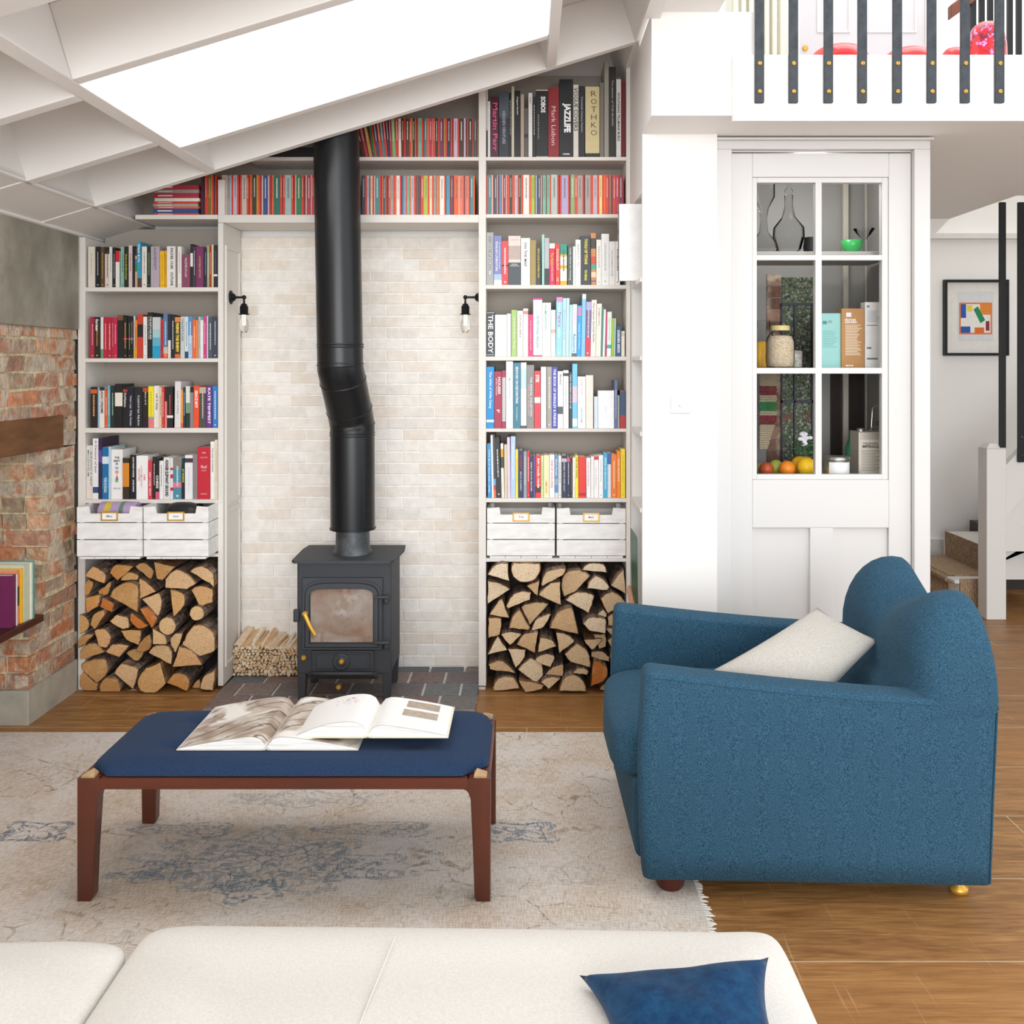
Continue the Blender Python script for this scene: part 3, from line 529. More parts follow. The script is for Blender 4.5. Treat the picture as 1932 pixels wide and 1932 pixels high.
SHELVES['L4']=(130,680,320/1932,1580,[
(186,269,970,'E3D6C8',{'t':[T('BUILDING A NEW','2A7A90',.56,.64,.3,'down',.22,.01),T('MILLENNIUM','2A7A90',.67,.5,.3,'down',-.24,.01)]}),(271,334,890,'ECEAEA',{'hc':1,'t':[T('A Century of Jazz','5A4A8A',.7,.54,.45)],'b':[(.1,.2,'30507A')]}),(336,374,885,'3A2848',{'b':[(.6,.8,'6A4A9A')]}),(378,451,990,'1C6FA5',{'b':[(.68,.82,'DCE8F0'),(.2,.4,'2A88BC')],'t':[T('THIS IS MUSIC','EEF4F8',.27,.3,.4)]}),(453,479,985,'BCD4E4',{}),(481,612,1015,'F0EEEC',{'hc':1,'t':[T('THE','1C1C20',.835,.42,.04,'up',0,.04),T('REST','1C1C20',.77,.55,.045,'up',0,.04),T('IS','1C1C20',.71,.2,.04,'up',0,.04),T('N','3AA0C0',.625,.25,.06,'up',0,.05),T('O','E23028',.545,.3,.06,'up',0,.05),T('I','F0A82A',.47,.1,.06,'up',0,.05),T('S','8A3A90',.42,.25,.06,'up',0,.05),T('E','2AA84A',.37,.25,.06,'up',0,.05),T('alex ross','A09AA0',.22,.6,.05,'up')]}),(615,689,1112,'3A2E20',{'b':[(.3,.88,'D88A28')]}),(691,769,1078,'1C1C20',{'t':[T('HOW MUSIC WORKS','F0F0F0',.72,.46,.22,'down',0,.04),T('DAVID BYRNE','F0F0F0',.3,.27,.22,'down',0,.04)]}),(772,903,1085,'F4F2F0',{'hc':1,'t':[T('100','D03A48',.5,.16,.16,'down',.2,.03),T('CONTEMPORARY','D88A8A',.52,.5,.16,'down',-.06),T('HOUSES','C85A5A',.56,.27,.16,'down',-.26)]}),(905,949,1140,'D83A4A',{'t':[T('NEW SUPER TEETH','FAF0F0',.4,.6,.4)]}),(951,989,1100,'2A2828',{'dash':'D8D4D0'}),(991,1029,1110,'1E1C1C',{'t':[T('CHESS','F2F0EE',.42,.32,.7,'down',0,.03)],'b':[(0,.18,'D85A7A')]}),(1031,1077,1145,'EDEBE9',{'dash':'444444'}),(1079,1154,1105,'E6E2E2',{'t':[T('HUNGER ELEPHANT GROUND','1E1C20',.5,.88,.5,'down',0,.05)]}),(1156,1184,1110,'E8E4E4',{'b':[(.5,.6,'C83040'),(.2,.28,'C83040'),(.7,.76,'C83040')]}),(1186,1279,1118,'4E8AA0',{'b':[(.28,.41,'E47A8A'),(.74,1,'8A8078')],'dash':'BCE0E8'}),(1281,1319,1200,'1E2022',{'t':[T('EAT THE BRIDGE','E8E03A',.7,.4,.5)]}),(1321,1409,1080,'ECEAEC',{'b':[(.83,.93,'4A3038')],'t':[T('the letters of light','B8B8C0',.5,.55,.18)]}),(1411,1463,1070,'8C8286',{}),(1466,1609,988,'C62032',{'hc':1,'t':[T('Woolf','F0D0D0',.62,.5,.06,'up'),T('THE','F0C8C8',.89,.3,.03,'up'),T('COLLECTED','E8B0B0',.8,.6,.025,'up'),T('ALBUM','E8B0B0',.55,.4,.025,'up'),T('VINTAGE','E8B0B0',.1,.5,.03,'up')]}),(1611,1658,925,'F0EEEA',{'t':[T('THE AGE OF DESIGN','3A3A40',.68,.42,.35)]}),(1660,1693,905,'EBE2CC',{'dash':'C8A860'})])
SHELVES['R1']=(890,420,340/1932,668,[
(153,234,103,'A8A8A8',{'t':[T('CONVERSATIONS','4A4A4E',.6,.65,.3)],'dash':'DDDDDD'}),(238,322,140,'7D86B8',{'b':[(0,.1,'F0F0F0'),(.1,.22,'A8C0E0')],'t':[T('ENGLISH LITERATURE','F0F0F8',.58,.6,.25,'down',-.15),T('An Introduction to Poetry','E0E4F4',.6,.55,.22,'down',.2)]}),(324,391,195,'EE4A4E',{'b':[(.42,.46,'6A1C20')],'dash':'FBE0E0'}),(393,525,140,'4A5358',{'hc':1,'b':[(.46,1,'E3D3CC'),(.52,.8,'BCA8A0')],'t':[T('PETER','D8D8D8',.42,.5,.025,'up'),T('ACKROYD','D8D8D8',.39,.75,.025,'up'),T('LONDON','C8A8A0',.92,.7,.025,'up')]}),(528,626,165,'F2F0EC',{'t':[T('ON THE MAP','4A4A46',.65,.52,.28)]}),(628,690,185,'A59150',{'hc':1}),(692,742,240,'3F4144',{'t':[T('BOX LUCK & WORK FUN','E8D040',.55,.72,.4)]}),(753,779,125,'A8DDD0',{'l':.0}),(781,830,165,'B8BBC0',{'b':[(0,.35,'3A3D45')]}),(832,893,220,'E01F50',{'b':[(.88,1,'F0E4D8')],'t':[T('The Noble','F8C830',.62,.32,.5),T('MICHAEL MADISON','F6D8DC',.3,.4,.25)]}),(898,945,228,'F0442F',{'t':[T('DOGGLOUT','F8E8E0',.62,.52,.55),T('VIZ','F8E8E0',.14,.12,.4)]}),(949,1022,230,'F2B52C',{'b':[(.75,1,'2E9A84'),(.48,.7,'F4ECE0'),(.1,.4,'F4ECE0')],'dash':'3A5A50'}),(1030,1084,230,'4F5D55',{'t':[T('Caitlin Moran for Nothing','E8ECE8',.52,.8,.35)]}),(1086,1112,255,'F1EFED',{}),(1114,1168,182,'F3F1EF',{'t':[T('BIRKETT','AAB0A8',.72,.35,.35),T('TED','E8A0A8',.46,.1,.35)]}),(1170,1276,142,'3A3C42',{'l':-.002,'t':[T('TOOLS OF TITANS','E8E04A',.68,.52,.3,'down',.05,.04),T('TIM FERRISS','E8E04A',.2,.22,.24,'down',0,.04)]}),(1281,1335,110,'D08A4A',{'l':-.002,'b':[(.4,.55,'D84A34'),(.3,.4,'4AA890'),(.15,.25,'F0D8B0'),(.7,.9,'3A3A34'),(.06,.09,'6A6A9A')]}),(1337,1390,182,'F0ECE4',{'dash':'BBB4A8'}),(1392,1472,120,'F0F0EE',{'dash':'C0C4C8'}),(1474,1536,200,'F2F0EE',{'t':[T('THE OUTERMOST HOUSE','A8A4A0',.5,.6,.25)]}),(1538,1590,200,'F0EEEC',{'dash':'666666'})])
SHELVES['R2']=(890,420,340/1932,1434,[
(152,246,955,'3A3F45',{'b':[(.97,.985,'B0B4B8'),(.03,.045,'B0B4B8')],'t':[T('THE BODY','F2F2F2',.5,.86,.6,'down',.02,.02)]}),(250,375,988,'F4F2F0',{'hc':1}),(377,421,975,'F2F0EE',{}),(426,485,935,'A9C97A',{'t':[T('A Feast of Green Things','EDF4E0',.5,.65,.3)]}),(488,550,945,'F4F2EC',{'t':[T('JUICING BIBLE','A08070',.66,.5,.4)]}),(552,605,920,'F2EEEA',{'b':[(.88,.95,'E08A8A')]}),(607,658,985,'E0407A',{'t':[T('Food Combining for Health','F8D0DC',.5,.8,.3)]}),(660,756,808,'F6F4F4',{'hc':1,'b':[(.97,1,'C82C84'),(0,.02,'C82C84')],'t':[T('NUTRITIONAL HEALING','5FA8B8',.42,.55,.3)]}),(758,850,858,'F4F4F2',{'t':[T('HOMEOPATHY','7ABCA8',.72,.48,.26,'down',-.12),T('The Family Guide to','A8C8BC',.7,.4,.2,'down',.2)]}),(852,899,935,'F4F0EC',{'b':[(.5,.58,'E8B8A8')]}),(901,968,798,'9FDCF0',{'l':.004,'b':[(.92,1,'D890C8')],'t':[T('Pregnancy','D040A0',.62,.25,.6)],'dash':'D8F0F8'}),(970,1006,810,'BFE6F5',{'l':.004,'dash':'80B8D0'}),(1008,1040,810,'C8EAF6',{'l':.004}),(1042,1072,880,'B8E2F2',{'l':.004}),(1074,1122,875,'DCEEF6',{'l':.004,'t':[T('Resource','2A9CC8',.25,.35,.6)],'b':[(0,.06,'5A6068'),(.6,.85,'F4DCE8')]}),(1124,1172,888,'2FA8E8',{'l':.005,'t':[T('Healing with Children','EAF6FC',.4,.55,.35)],'b':[(.8,.97,'C890C8')]}),(1174,1214,765,'8FCBEE',{'l':.006,'b':[(.92,1,'EAF4FA')]}),(1216,1272,848,'7A6A98',{'l':.006,'b':[(.85,1,'B8B0E0'),(0,.35,'D83A58')],'dash':'F0E0E8'}),(1274,1328,828,'F0EBE2',{'l':.006,'t':[T('The Cancer Survival Guide','6A645C',.6,.7,.35)]}),(1330,1383,868,'F0EADC',{'l':.006,'t':[T('REMEDIES','B8B0A0',.75,.35,.35)]}),(1385,1401,905,'3A8A78',{'l':.006}),(1403,1426,930,'E8F0EE',{'l':.006}),(1428,1445,958,'D02A68',{'l':.004}),(1447,1494,955,'E6F0E6',{'l':.004,'t':[T('HEALTH FOODS','A8C8B0',.6,.5,.4)],'b':[(.18,.26,'4AA8B0')]}),(1498,1520,1025,'A8CC3A',{'l':.003}),(1522,1542,1025,'B8DCC8',{'l':.003}),(1546,1600,1110,'34557A',{'l':.002,'t':[T('GARDEN BIRDS','F0F4F8',.5,.75,.5,'down',0,.03)]}),(1604,1642,1162,'EFE6D2',{'b':[(.8,.95,'D8CCB8')]})])
SHELVES['R3']=(890,660,340/1932,845,[
(154,240,185,'1C8FD0',{'t':[T('The Wild of Willa Casey','E8F4FA',.62,.6,.4)],'b':[(.1,.14,'D8ECF6')]}),(243,324,235,'A8324E',{'hc':1,'t':[T('HOUSES','F4E4E8',.75,.3,.35,'down',.15,.03),T('of the Thornes','F0D8DC',.73,.3,.2,'down',-.2),T('F','F4E4E8',.3,.1,.4)]}),(327,366,225,'A83A54',{'b':[(.12,.88,'C8C4C4')]}),(369,443,126,'F4F4F2',{'t':[T('MAUDHEW','B8BCC0',.6,.3,.25)],'hc':1}),(446,524,140,'3F8098',{'hc':1,'t':[T('SENMUSIC ON DECORATING','EEF4F6',.66,.56,.35,'down',0,.025),T('Kennington','CCE0E8',.22,.2,.25)]}),(526,588,138,'F0F2F2',{'b':[(.6,.9,'C8E0E4'),(0,.04,'555555')]}),(591,669,165,'8F8C8A',{'t':[T('THE ANNUAL COLLECTION','E8E8E8',.5,.62,.3,'down',.1),T('ONE LAST BUILDING','DDB0B0',.45,.5,.22,'down',-.25)]}),(673,737,228,'EE4450',{'t':[T('STIK','FAF4F4',.86,.14,.6,'down',0,.04)],'b':[(.44,.54,'F4E8E8')]}),(742,800,185,'F4F4F4',{'hc':1}),(806,859,185,'A8A39C',{'dash':'EEEAE4'}),(861,919,185,'4A50B0',{'t':[T('THE BOOK OF SHRIGLEY & FRIENDS','E8ECFA',.5,.93,.5,'down',0,.03)]}),(922,979,232,'F4F4F2',{'t':[T('Banksy','6A7070',.85,.18,.4)],'b':[(.25,.38,'5A5E62')]}),(981,1038,222,'F6F4F2',{'b':[(.9,.95,'3A3A3E')],'t':[T('The Catalogue of Ideas','A8A8A8',.6,.5,.28)]}),(1042,1078,240,'333D42',{'t':[T('TWO WORKS LATE BY LIZ','E8ECEC',.65,.6,.45)]}),(1080,1132,153,'7CCBF0',{'b':[(.03,.15,'F0F8FC'),(.4,.65,'E0C8DC')]}),(1136,1221,290,'F6F4F4',{'t':[T('THE TOP','EBB8C0',.8,.3,.25),T('NEW ROOMS','A8C0CC',.25,.3,.25)]}),(1224,1303,275,'EDE6DC',{'hc':1}),(1312,1352,505,'D8E2F0',{}),(1355,1528,440,'F4F5F8',{'hc':1,'t':[T('note','DCE0E8',.5,.2,.1)]}),(1531,1562,330,'5F6C96',{'dash':'E0E4F0'}),(1564,1584,490,'9AA09A',{}),(1588,1650,440,'39506E',{'b':[(0,.34,'B02C38'),(.97,1,'B02C38')]})])
SHELVES['R4']=(890,660,340/1932,1592,[
(172,214,1015,'2F8FC8',{'l':-.004,'t':[T('WIDE BLUE HILLS AND LANES','E8F4FA',.5,.8,.35)]}),(216,238,920,'E9E6E2',{'l':-.006}),(240,262,918,'44464A',{'l':-.007,'b':[(0,.12,'E8722A'),(.12,.2,'D83A3A'),(.2,.3,'6AB0E0')]}),(264,318,955,'28282C',{'l':-.009,'dash':'EDEDED'}),(320,350,1012,'E8E4DC',{'l':-.005,'b':[(.75,.9,'D8A020'),(.55,.75,'3A4A48')]}),(352,384,1022,'D8C8A8',{'l':-.002}),(386,416,945,'E4CCE4',{'l':-.003}),(418,468,935,'B4CDEC',{'t':[T('THE ENGLISH GARDEN','E8F0FA',.6,.6,.4)]}),(470,498,1075,'F0E050',{'dash':'B89820'}),(501,554,1085,'2C3560',{'t':[T('SOMERSET','C03A48',.75,.3,.35),T('BIRCH ROBBEN','C8CCE0',.35,.4,.3)]}),(556,591,1100,'8FA0A8',{'dash':'E8E0A0'}),(593,622,1100,'E02038',{'dash':'F8D8D8'}),(624,657,1145,'2E3C52',{'t':[T('EARLY BLACK READER','E8ECF0',.5,.7,.45)]}),(659,684,1140,'6A4A8A',{}),(686,741,1140,'EE3A38',{'t':[T('big rock gods','F8ECE8',.58,.7,.6,'down',0,.04)],'b':[(.12,.27,'5A2A2A')]}),(743,769,1140,'D8E8A8',{'dash':'7AA83A'}),(772,830,1135,'F7E9B8',{'t':[T('SUMMER DRINKS','E8B020',.25,.3,.4)]}),(833,888,1130,'F4F2F2',{'t':[T('ONE OF US IS LYING','D83A58',.55,.65,.4)]}),(890,928,1140,'5C90C0',{'t':[T('Silent Forest','E8F0F8',.72,.4,.5)],'b':[(.0,.12,'D0D4D8'),(.3,.45,'8AACC8')]}),(930,962,1140,'E6E4E0',{'dash':'8A8A88'}),(965,1019,1140,'26304A',{'t':[T('WHEN YOU DID NOT','D8DCE8',.5,.7,.3,'down')],'b':[(.85,.93,'C8B8C8')]}),(1021,1054,1165,'2A3450',{'b':[(.9,1,'E0506A')],'dash':'D8C8E0'}),(1056,1080,1165,'2A2224',{'dash':'A86A5A'}),(1082,1109,1160,'EDE8DC',{}),(1111,1143,1138,'F5E63A',{'l':-.001,'t':[T('THE ONE THING','3A3A20',.72,.5,.5)]}),(1145,1224,1150,'E8342A',{'hc':1,'b':[(.05,.12,'B8181C')]}),(1230,1276,1165,'F2F0F0',{'l':-.001,'t':[T('THE LISTENING','D89098',.6,.6,.35)]}),(1278,1311,1150,'F0EEEC',{}),(1313,1360,1142,'F2EEEE',{'b':[(.9,.99,'D83038')],'t':[T('Out of Silence','D8A8AC',.5,.5,.3)]}),(1362,1408,1135,'F4F4F4',{'dash':'9AC0C8'}),(1410,1455,1115,'3FA8D0',{'t':[T('BREAK OF REVOLUTION','E8F6FA',.55,.7,.4)]}),(1457,1494,1115,'E4ECF4',{'b':[(.75,1,'3A6AB0')]}),(1496,1554,1130,'F07A24',{'dash':'FAD0A0'}),(1556,1594,1095,'FA8A1E',{'t':[T('GREEN BUDGETS','FBE8D0',.6,.5,.4)]}),(1597,1645,1070,'F8DC1C',{'dash':'C8A81C'})])
SHELVES['T']=(880,80,360/1932,1158,[
(191,216,470,'E0DCD8',{'b':[(.0,.4,'2A2A2C')],'dash':'8A2028'}),(218,242,590,'DCDAD8',{}),(244,324,545,'4A1C28',{'t':[T('Martin Parr','E0508C',.5,.8,.6,'down',.1)],'hc':1}),(330,430,490,'2A3038',{'hc':1,'b':[(.6,1,'4A525C')],'t':[T('HIDDEN VENTURE','A8B0BC',.45,.5,.3)]}),(432,456,500,'262422',{'dash':'A8A08C'}),(458,484,440,'C8BFAC',{}),(487,546,485,'1C1C1E',{'t':[T('August Sander','F0F0F0',.77,.28,.3)]}),(549,584,520,'B09A88',{}),(586,626,660,'5A5856',{'b':[(.4,.48,'2A2A2A')]}),(629,668,505,'DEDCD8',{'t':[T('flight','6A6A6A',.88,.16,.5)]}),(672,702,545,'1E1E20',{'dash':'CFCFCF'}),(705,826,475,'1A1A1C',{'hc':1,'b':[(.985,1,'D8CCB0'),(0,.012,'D8CCB0')],'t':[T('SOBOS','F4F2F0',.78,.24,.4,'down',.1,.04),T('D R A W N  B E F O R E','D8D0C0',.45,.6,.08,'down',-.3)]}),(829,938,445,'8C1C24',{'hc':1,'t':[T('Mark Lisbon','E8C8C8',.45,.55,.4,'down',0,.0)]}),(941,1080,360,'17171A',{'hc':1,'b':[(.99,1,'6A6A6C')],'t':[T('JAZZLIFE','F6F4F2',.5,.37,.62,'down',.02,.05),T('TASCHEN','E8E8E8',.04,.5,.02,'up',0,.03)]}),(1083,1134,425,'D8D2C8',{'t':[T('VOGUE COVERS','2A2A2A',.66,.6,.75)]}),(1137,1200,435,'1E1E20',{'t':[T('Twentieth Century Fashion','C8C8C8',.6,.55,.28)]}),(1205,1348,440,'D2C292',{'hc':1,'b':[(0,.06,'26221C')],'t':[T('R','2E2A20',.9,.38,.075,'up',.1,-.01),T('O','2E2A20',.79,.42,.075,'up',.1,-.01),T('T','2E2A20',.68,.38,.075,'up',.1,-.01),T('H','2E2A20',.57,.38,.075,'up',.1,-.01),T('K','2E2A20',.46,.38,.075,'up',.1,-.01),T('O','2E2A20',.35,.42,.075,'up',.1,-.01)]}),(1352,1394,400,'7A7466',{}),(1397,1441,185,'9A968C',{}),(1443,1515,240,'2B2C2C',{'t':[T('The painter of THE ISLAND','B8B4A8',.6,.55,.3)]}),(1518,1566,365,'E0DCD6',{'t':[T('WOLFGANG TILLMANS BURG','26262A',.52,.62,.5,'down',0,.03)]}),(1569,1610,390,'6A1420',{})])
SHN={'L1':'top shelf of the left bookcase','L2':'second shelf down of the left bookcase','L3':'third shelf down of the left bookcase','L4':'shelf above the left crates','R1':'upper shelf of the right bookcase, level with the top of the pale niche','R2':'second book shelf of the right bookcase','R3':'third book shelf of the right bookcase','R4':'shelf above the right crates','T':'topmost shelf under the sloping ceiling'}
SHZ=dict(LZ); SHZ['T']=ZT
for k,(ox,oy,sc,bot,lst) in SHELVES.items():
    z0=SHZ[k]+.0006; kind={'T':'large art books on the topmost shelf'}.get(k,'books on the '+SHN[k]); n=len(lst); prev=-1e9
    for i,(a,b,tp,col,opt) in enumerate(lst):
        x0,x1=X(ox+a*sc,BOOKY),X(ox+b*sc,BOOKY); h=(bot-tp)*sc*BOOKY/F
        hi=[l[2] for l in lst[max(0,i-1):i+2]]
        side=('%s from the left'%ordw(i+1)) if i<n/2 else ('%s from the right'%ordw(n-i))
        size='tall ' if tp==min(l[2] for l in lst) else ('short ' if tp==max(l[2] for l in lst) else '')
        wid='thick ' if (b-a)>90 else ('thin ' if (b-a)<32 else '')
        nm=cname(col); ex=''
        if 't' in opt: ex=' with %s lettering'%cname(opt['t'][0][1])
        elif 'b' in opt: ex=' with %s band'%cname(opt['b'][0][2])
        pl_=', %s, %s'%(side,{'L1':'top shelf, left bookcase','L2':'second shelf, left bookcase','L3':'third shelf, left bookcase','L4':'shelf above left crates','R1':'first white shelf, right bookcase','R2':'second white shelf, right bookcase','R3':'third white shelf, right bookcase','R4':'shelf above right crates','T':'topmost art book shelf'}[k])
        for lab in (size+wid+nm+' book'+ex+pl_,wid+nm+' book'+ex+pl_,nm+' book'+ex+pl_,nm+' book'+pl_):
            if len(lab.split())<=16: break
        lo,hi_=(xl0,xl1) if k[0]=='L' else (xr1,xr2); x0=max(x0,lo+.001); x1=min(x1,hi_-.001)
        book(x0,x1-.0004,z0,z0+h,col,dict(opt),lab,kind,ydepth=.2 if k=='T' else None)
# ---------------------------------------------------------------- slim volumes
PAL={'b':'C8B8AC','D':'6E1A1C','g':'A8A098','k':'2A2224','l':'A8C4E0','r':'D8402F','h':'C4B4C4','p':'4A2A4A','o':'E8602C','y':'E8B838','G':'2C4034','w':'EEE6DE','B':'34508A','E':'2A6E5E','P':'A0BCB8','N':'2E7A4C','c':'B8384A','s':'46525E','i':'F0B4A4','t':'4E8486','W':'5A3A2A','O':'7A6A30','m':'7AB49C','L':'A8C044','e':'F0DCB0','C':'28A0C4','u':'7A3A58','v':'DE7A70','q':'3A98C4','x':'B8C0B8','z':'B0A4CC','Y':'ECD878','T':'B8904A','n':'2A3450','d':'4A3028','f':'1C3A40','F':'3A8A4A','M':'8AAA70'}
SLIM=[
('U',400,.1346,135,330,ZB,'b65 D8 g40 k5 l18 r25 h55 r25 p15 r25 b70 r28 D14 o25 y8 G62 y10 o35 D10 r22 w12 B70 w12 r25 p15 o30 E80 y8 r30 D10 r30 P80 D8 r28 D12 r18 w10 N65 w8 r32 D18 r15 w10 c60 w10 r30 s40 r30 w12 r25 t40 i12 r30 D14 o20 N50 r25 w10 o30 h40 r22 y10 D18 r25 g40 r20 o30','niche row left of flue'),
('V',660,.1346,165,330,ZB,'p8 s35 w5 r25 h35 p15 e28 r25 w10 t55 w8 r20 D15 o15 s35 o12 D10 W20 r28 g40 r20 o25 w45 r20 D20 q30 i10 r20 m35 o10 T15 h40 r25 W15 o10 p10 s25 D10 r40 y10 L40 y8 r25 e35 r25 g30 r12 M20 o22 w60 o20 D12 C40 o12 D10 u30 D15 o65 e10 v45 o20 D15 v50 o12 D10 t45 o20','niche row right of flue'),
('Wr',900,.1553,100,330,fz(404),'D15 r10 i8 t45 i18 D12 s35 i10 D18 q20 r12 i12 u35 i12 r22 o10 G35 o15 r15 h35 o12 G30 o12 r15 w70 o12 D8 o8 L40 D10 l15 u15 s35 i12 D10 m40 D10 m30 D8 r15 x75 r18 D15 r18 z80 r15 D15 M50 r30 i5 g60 r15 D18 g65 r15 D8 o10 h48 r25 Y35 r18 o25 r35 u12 T15 u25 r25 o8 c35 o8 u45 r10','row atop the right bookcase'),
('Xt',660,.1346,180,222,ZT,'d45 c40 D10 T45 D15 N20 o5 r20 s45 r35 w5 t30 i6 r30 p40 c20 D8 M50 r30 D8 w35 D30 p8 r20 W55 r30 y12 f35 o20 D20 v10 m45 r25 D10 t35 o25 v10 c40 v15 r25 i5 G35 i5 r20 u50 D10 T20 r20 i5 n45 i5 r25 D10 r12 h50 r20 d70 h25 D20 r15 G60 r15 D10 s30 D10 O20 F30','top row beside the flue'),
('Yl',370,.1346,66,345,ZB,'D18 n22 k14 r20 y8 r20 O40 y10 r26 n20 r22','row beside the flat pile')]
VR={'U':330,'V':331,'Wr':330,'Xt':223,'Yl':345}
for key,ox,sc,zx,vt,z0,spec,desc in SLIM:
    items=[(c[0],float(c[1:])) for c in spec.split()]
    mrg=[]
    for c,w in items:
        if w<9 and mrg: mrg[-1]=(mrg[-1][0],mrg[-1][1]+w)
        else: mrg.append((c,w))
    x=zx; n=len(mrg); h=Z(VR[key],BOOKY)-z0
    if key=='Yl': h=Z(330,BOOKY)-ZB
    lim=xr0 if key in('V','Xt') else (xr2 if key=='Wr' else None)
    for i,(c,w) in enumerate(mrg):
        a=X(ox+x*sc,BOOKY); b=X(ox+(x+w)*sc,BOOKY)-.0005; x+=w
        if key=='Yl' and b>xl1-.002: break
        if lim and b>lim-.001: b=lim-.001
        if b-a<.0008: continue
        hh=h+R.uniform(-.002,.002); col=PAL[c]; m=MB(); yy=BOOKY+.002+R.uniform(0,.003); ln=0
        if key=='Xt' and i<16: ln=-.045*(1-i/16.0)
        m.box(a,b,yy,yy+.13,z0+.0006,z0+hh,H(col))
        if w>=28:
            cw=(b-a)*.2; cc=(a+b)/2; zz=z0+hh*.92
            while zz>z0+hh*.45:
                l=R.uniform(.003,.008); m.box(cc-cw/2,cc+cw/2,yy-.0002,yy,zz-l,zz,H('EDE6D8') if sum(H(col)[:3])<.9 else H('6A5A50')); zz-=l+.002
        if ln: m.v=[(p[0]+ln*(p[2]-z0)/hh,p[1],p[2]) for p in m.v]
        o=m.build('slim_volume',COVER,base=True)
        side='%s from the left'%ordw(i+1) if i<n/2 else '%s from the right'%ordw(n-i)
        tag(o,'%s slim booklet, %s in the %s'%(cname(col),side,desc),'booklet','slim booklets, '+desc)
# flat pile
z=ZB+.0006
for i,(c,hgt) in enumerate((('r',.009),('B',.022),('o',.009),('g',.014),('r',.011),('w',.016),('c',.024),('g',.017),('c',.022))):
    x0,x1=X(290.5,BOOKY),X(375,BOOKY); j=R.uniform(-.004,.003)
    zlim=2.17+.305*(x0-XL)-.01+.08
    m=MB().box(x0+j,x1+j,BOOKY,BOOKY+.13,z,z+hgt-.0005,H(PAL[c])); m.box(x0+j+.02,x0+j+.09,BOOKY-.0002,BOOKY,z+hgt*.35,z+hgt*.6,H('EDE6D8')); z+=hgt
    tag(m.build('slim_volume',COVER,base=True),'%s booklet lying flat, %s from the bottom of the pile, top left'%(cname(PAL[c]),ordw(i+1)),'booklet','booklets lying in a flat pile')
m=MB().box(X(505,BOOKY),X(596,BOOKY),BOOKY,BOOKY+.15,ZT+.001,ZT+.05,H('26262A')); bx=tag(m.build('storage_box',COVER,base=True,bevel=.003),'low black box on the top shelf just left of the flue','box')
# big white book standing out of the column shelves, green folder, wooden handle
zz=Z(533,4.4)+.007
t=thing('book','large white book standing out of the column side shelves','book',(.45,4.4,zz))
m=MB().box(.41,.60,4.385,4.3885,zz,zz+.345,H('F2F1F0')); m.box(.41,.60,4.4115,4.415,zz,zz+.345,H('F2F1F0')); m.box(.41,.413,4.385,4.415,zz,zz+.345,H('F2F1F0'))
for q in (.30,.22,.21,.10): m.box(.4095,.41,4.396,4.404,zz+q,zz+q+.015,H('444444'))
m.build('cover',COVER,t,bevel=.001); MB().box(.414,.597,4.389,4.411,zz+.004,zz+.341).build('page_block',PAPER,t)
m=MB().hexa([(.50,4.25,.0),(.503,4.25,0),(.503,4.5,0),(.50,4.5,0),(.488,4.25,.80),(.491,4.25,.80),(.491,4.5,.80),(.488,4.5,.80)],H('1E5A44')); m.v=[(p[0]-.012,p[1],p[2]+.001) for p in m.v]
tag(m.build('folder',COVER,base=True),'dark green board leaning against the column behind the armchair','board')
m=MB().tube([(.600,3.9,.013),(.480,4.20,.40),(.455,4.34,.555),(.452,4.35,.566)],[.012,.012,.012,.006],12)
tag(m.build('tool_handle',mat('handle_wood','B9886A',.5),base=True),'bare wooden tool handle leaning beside the right log stack','handle')
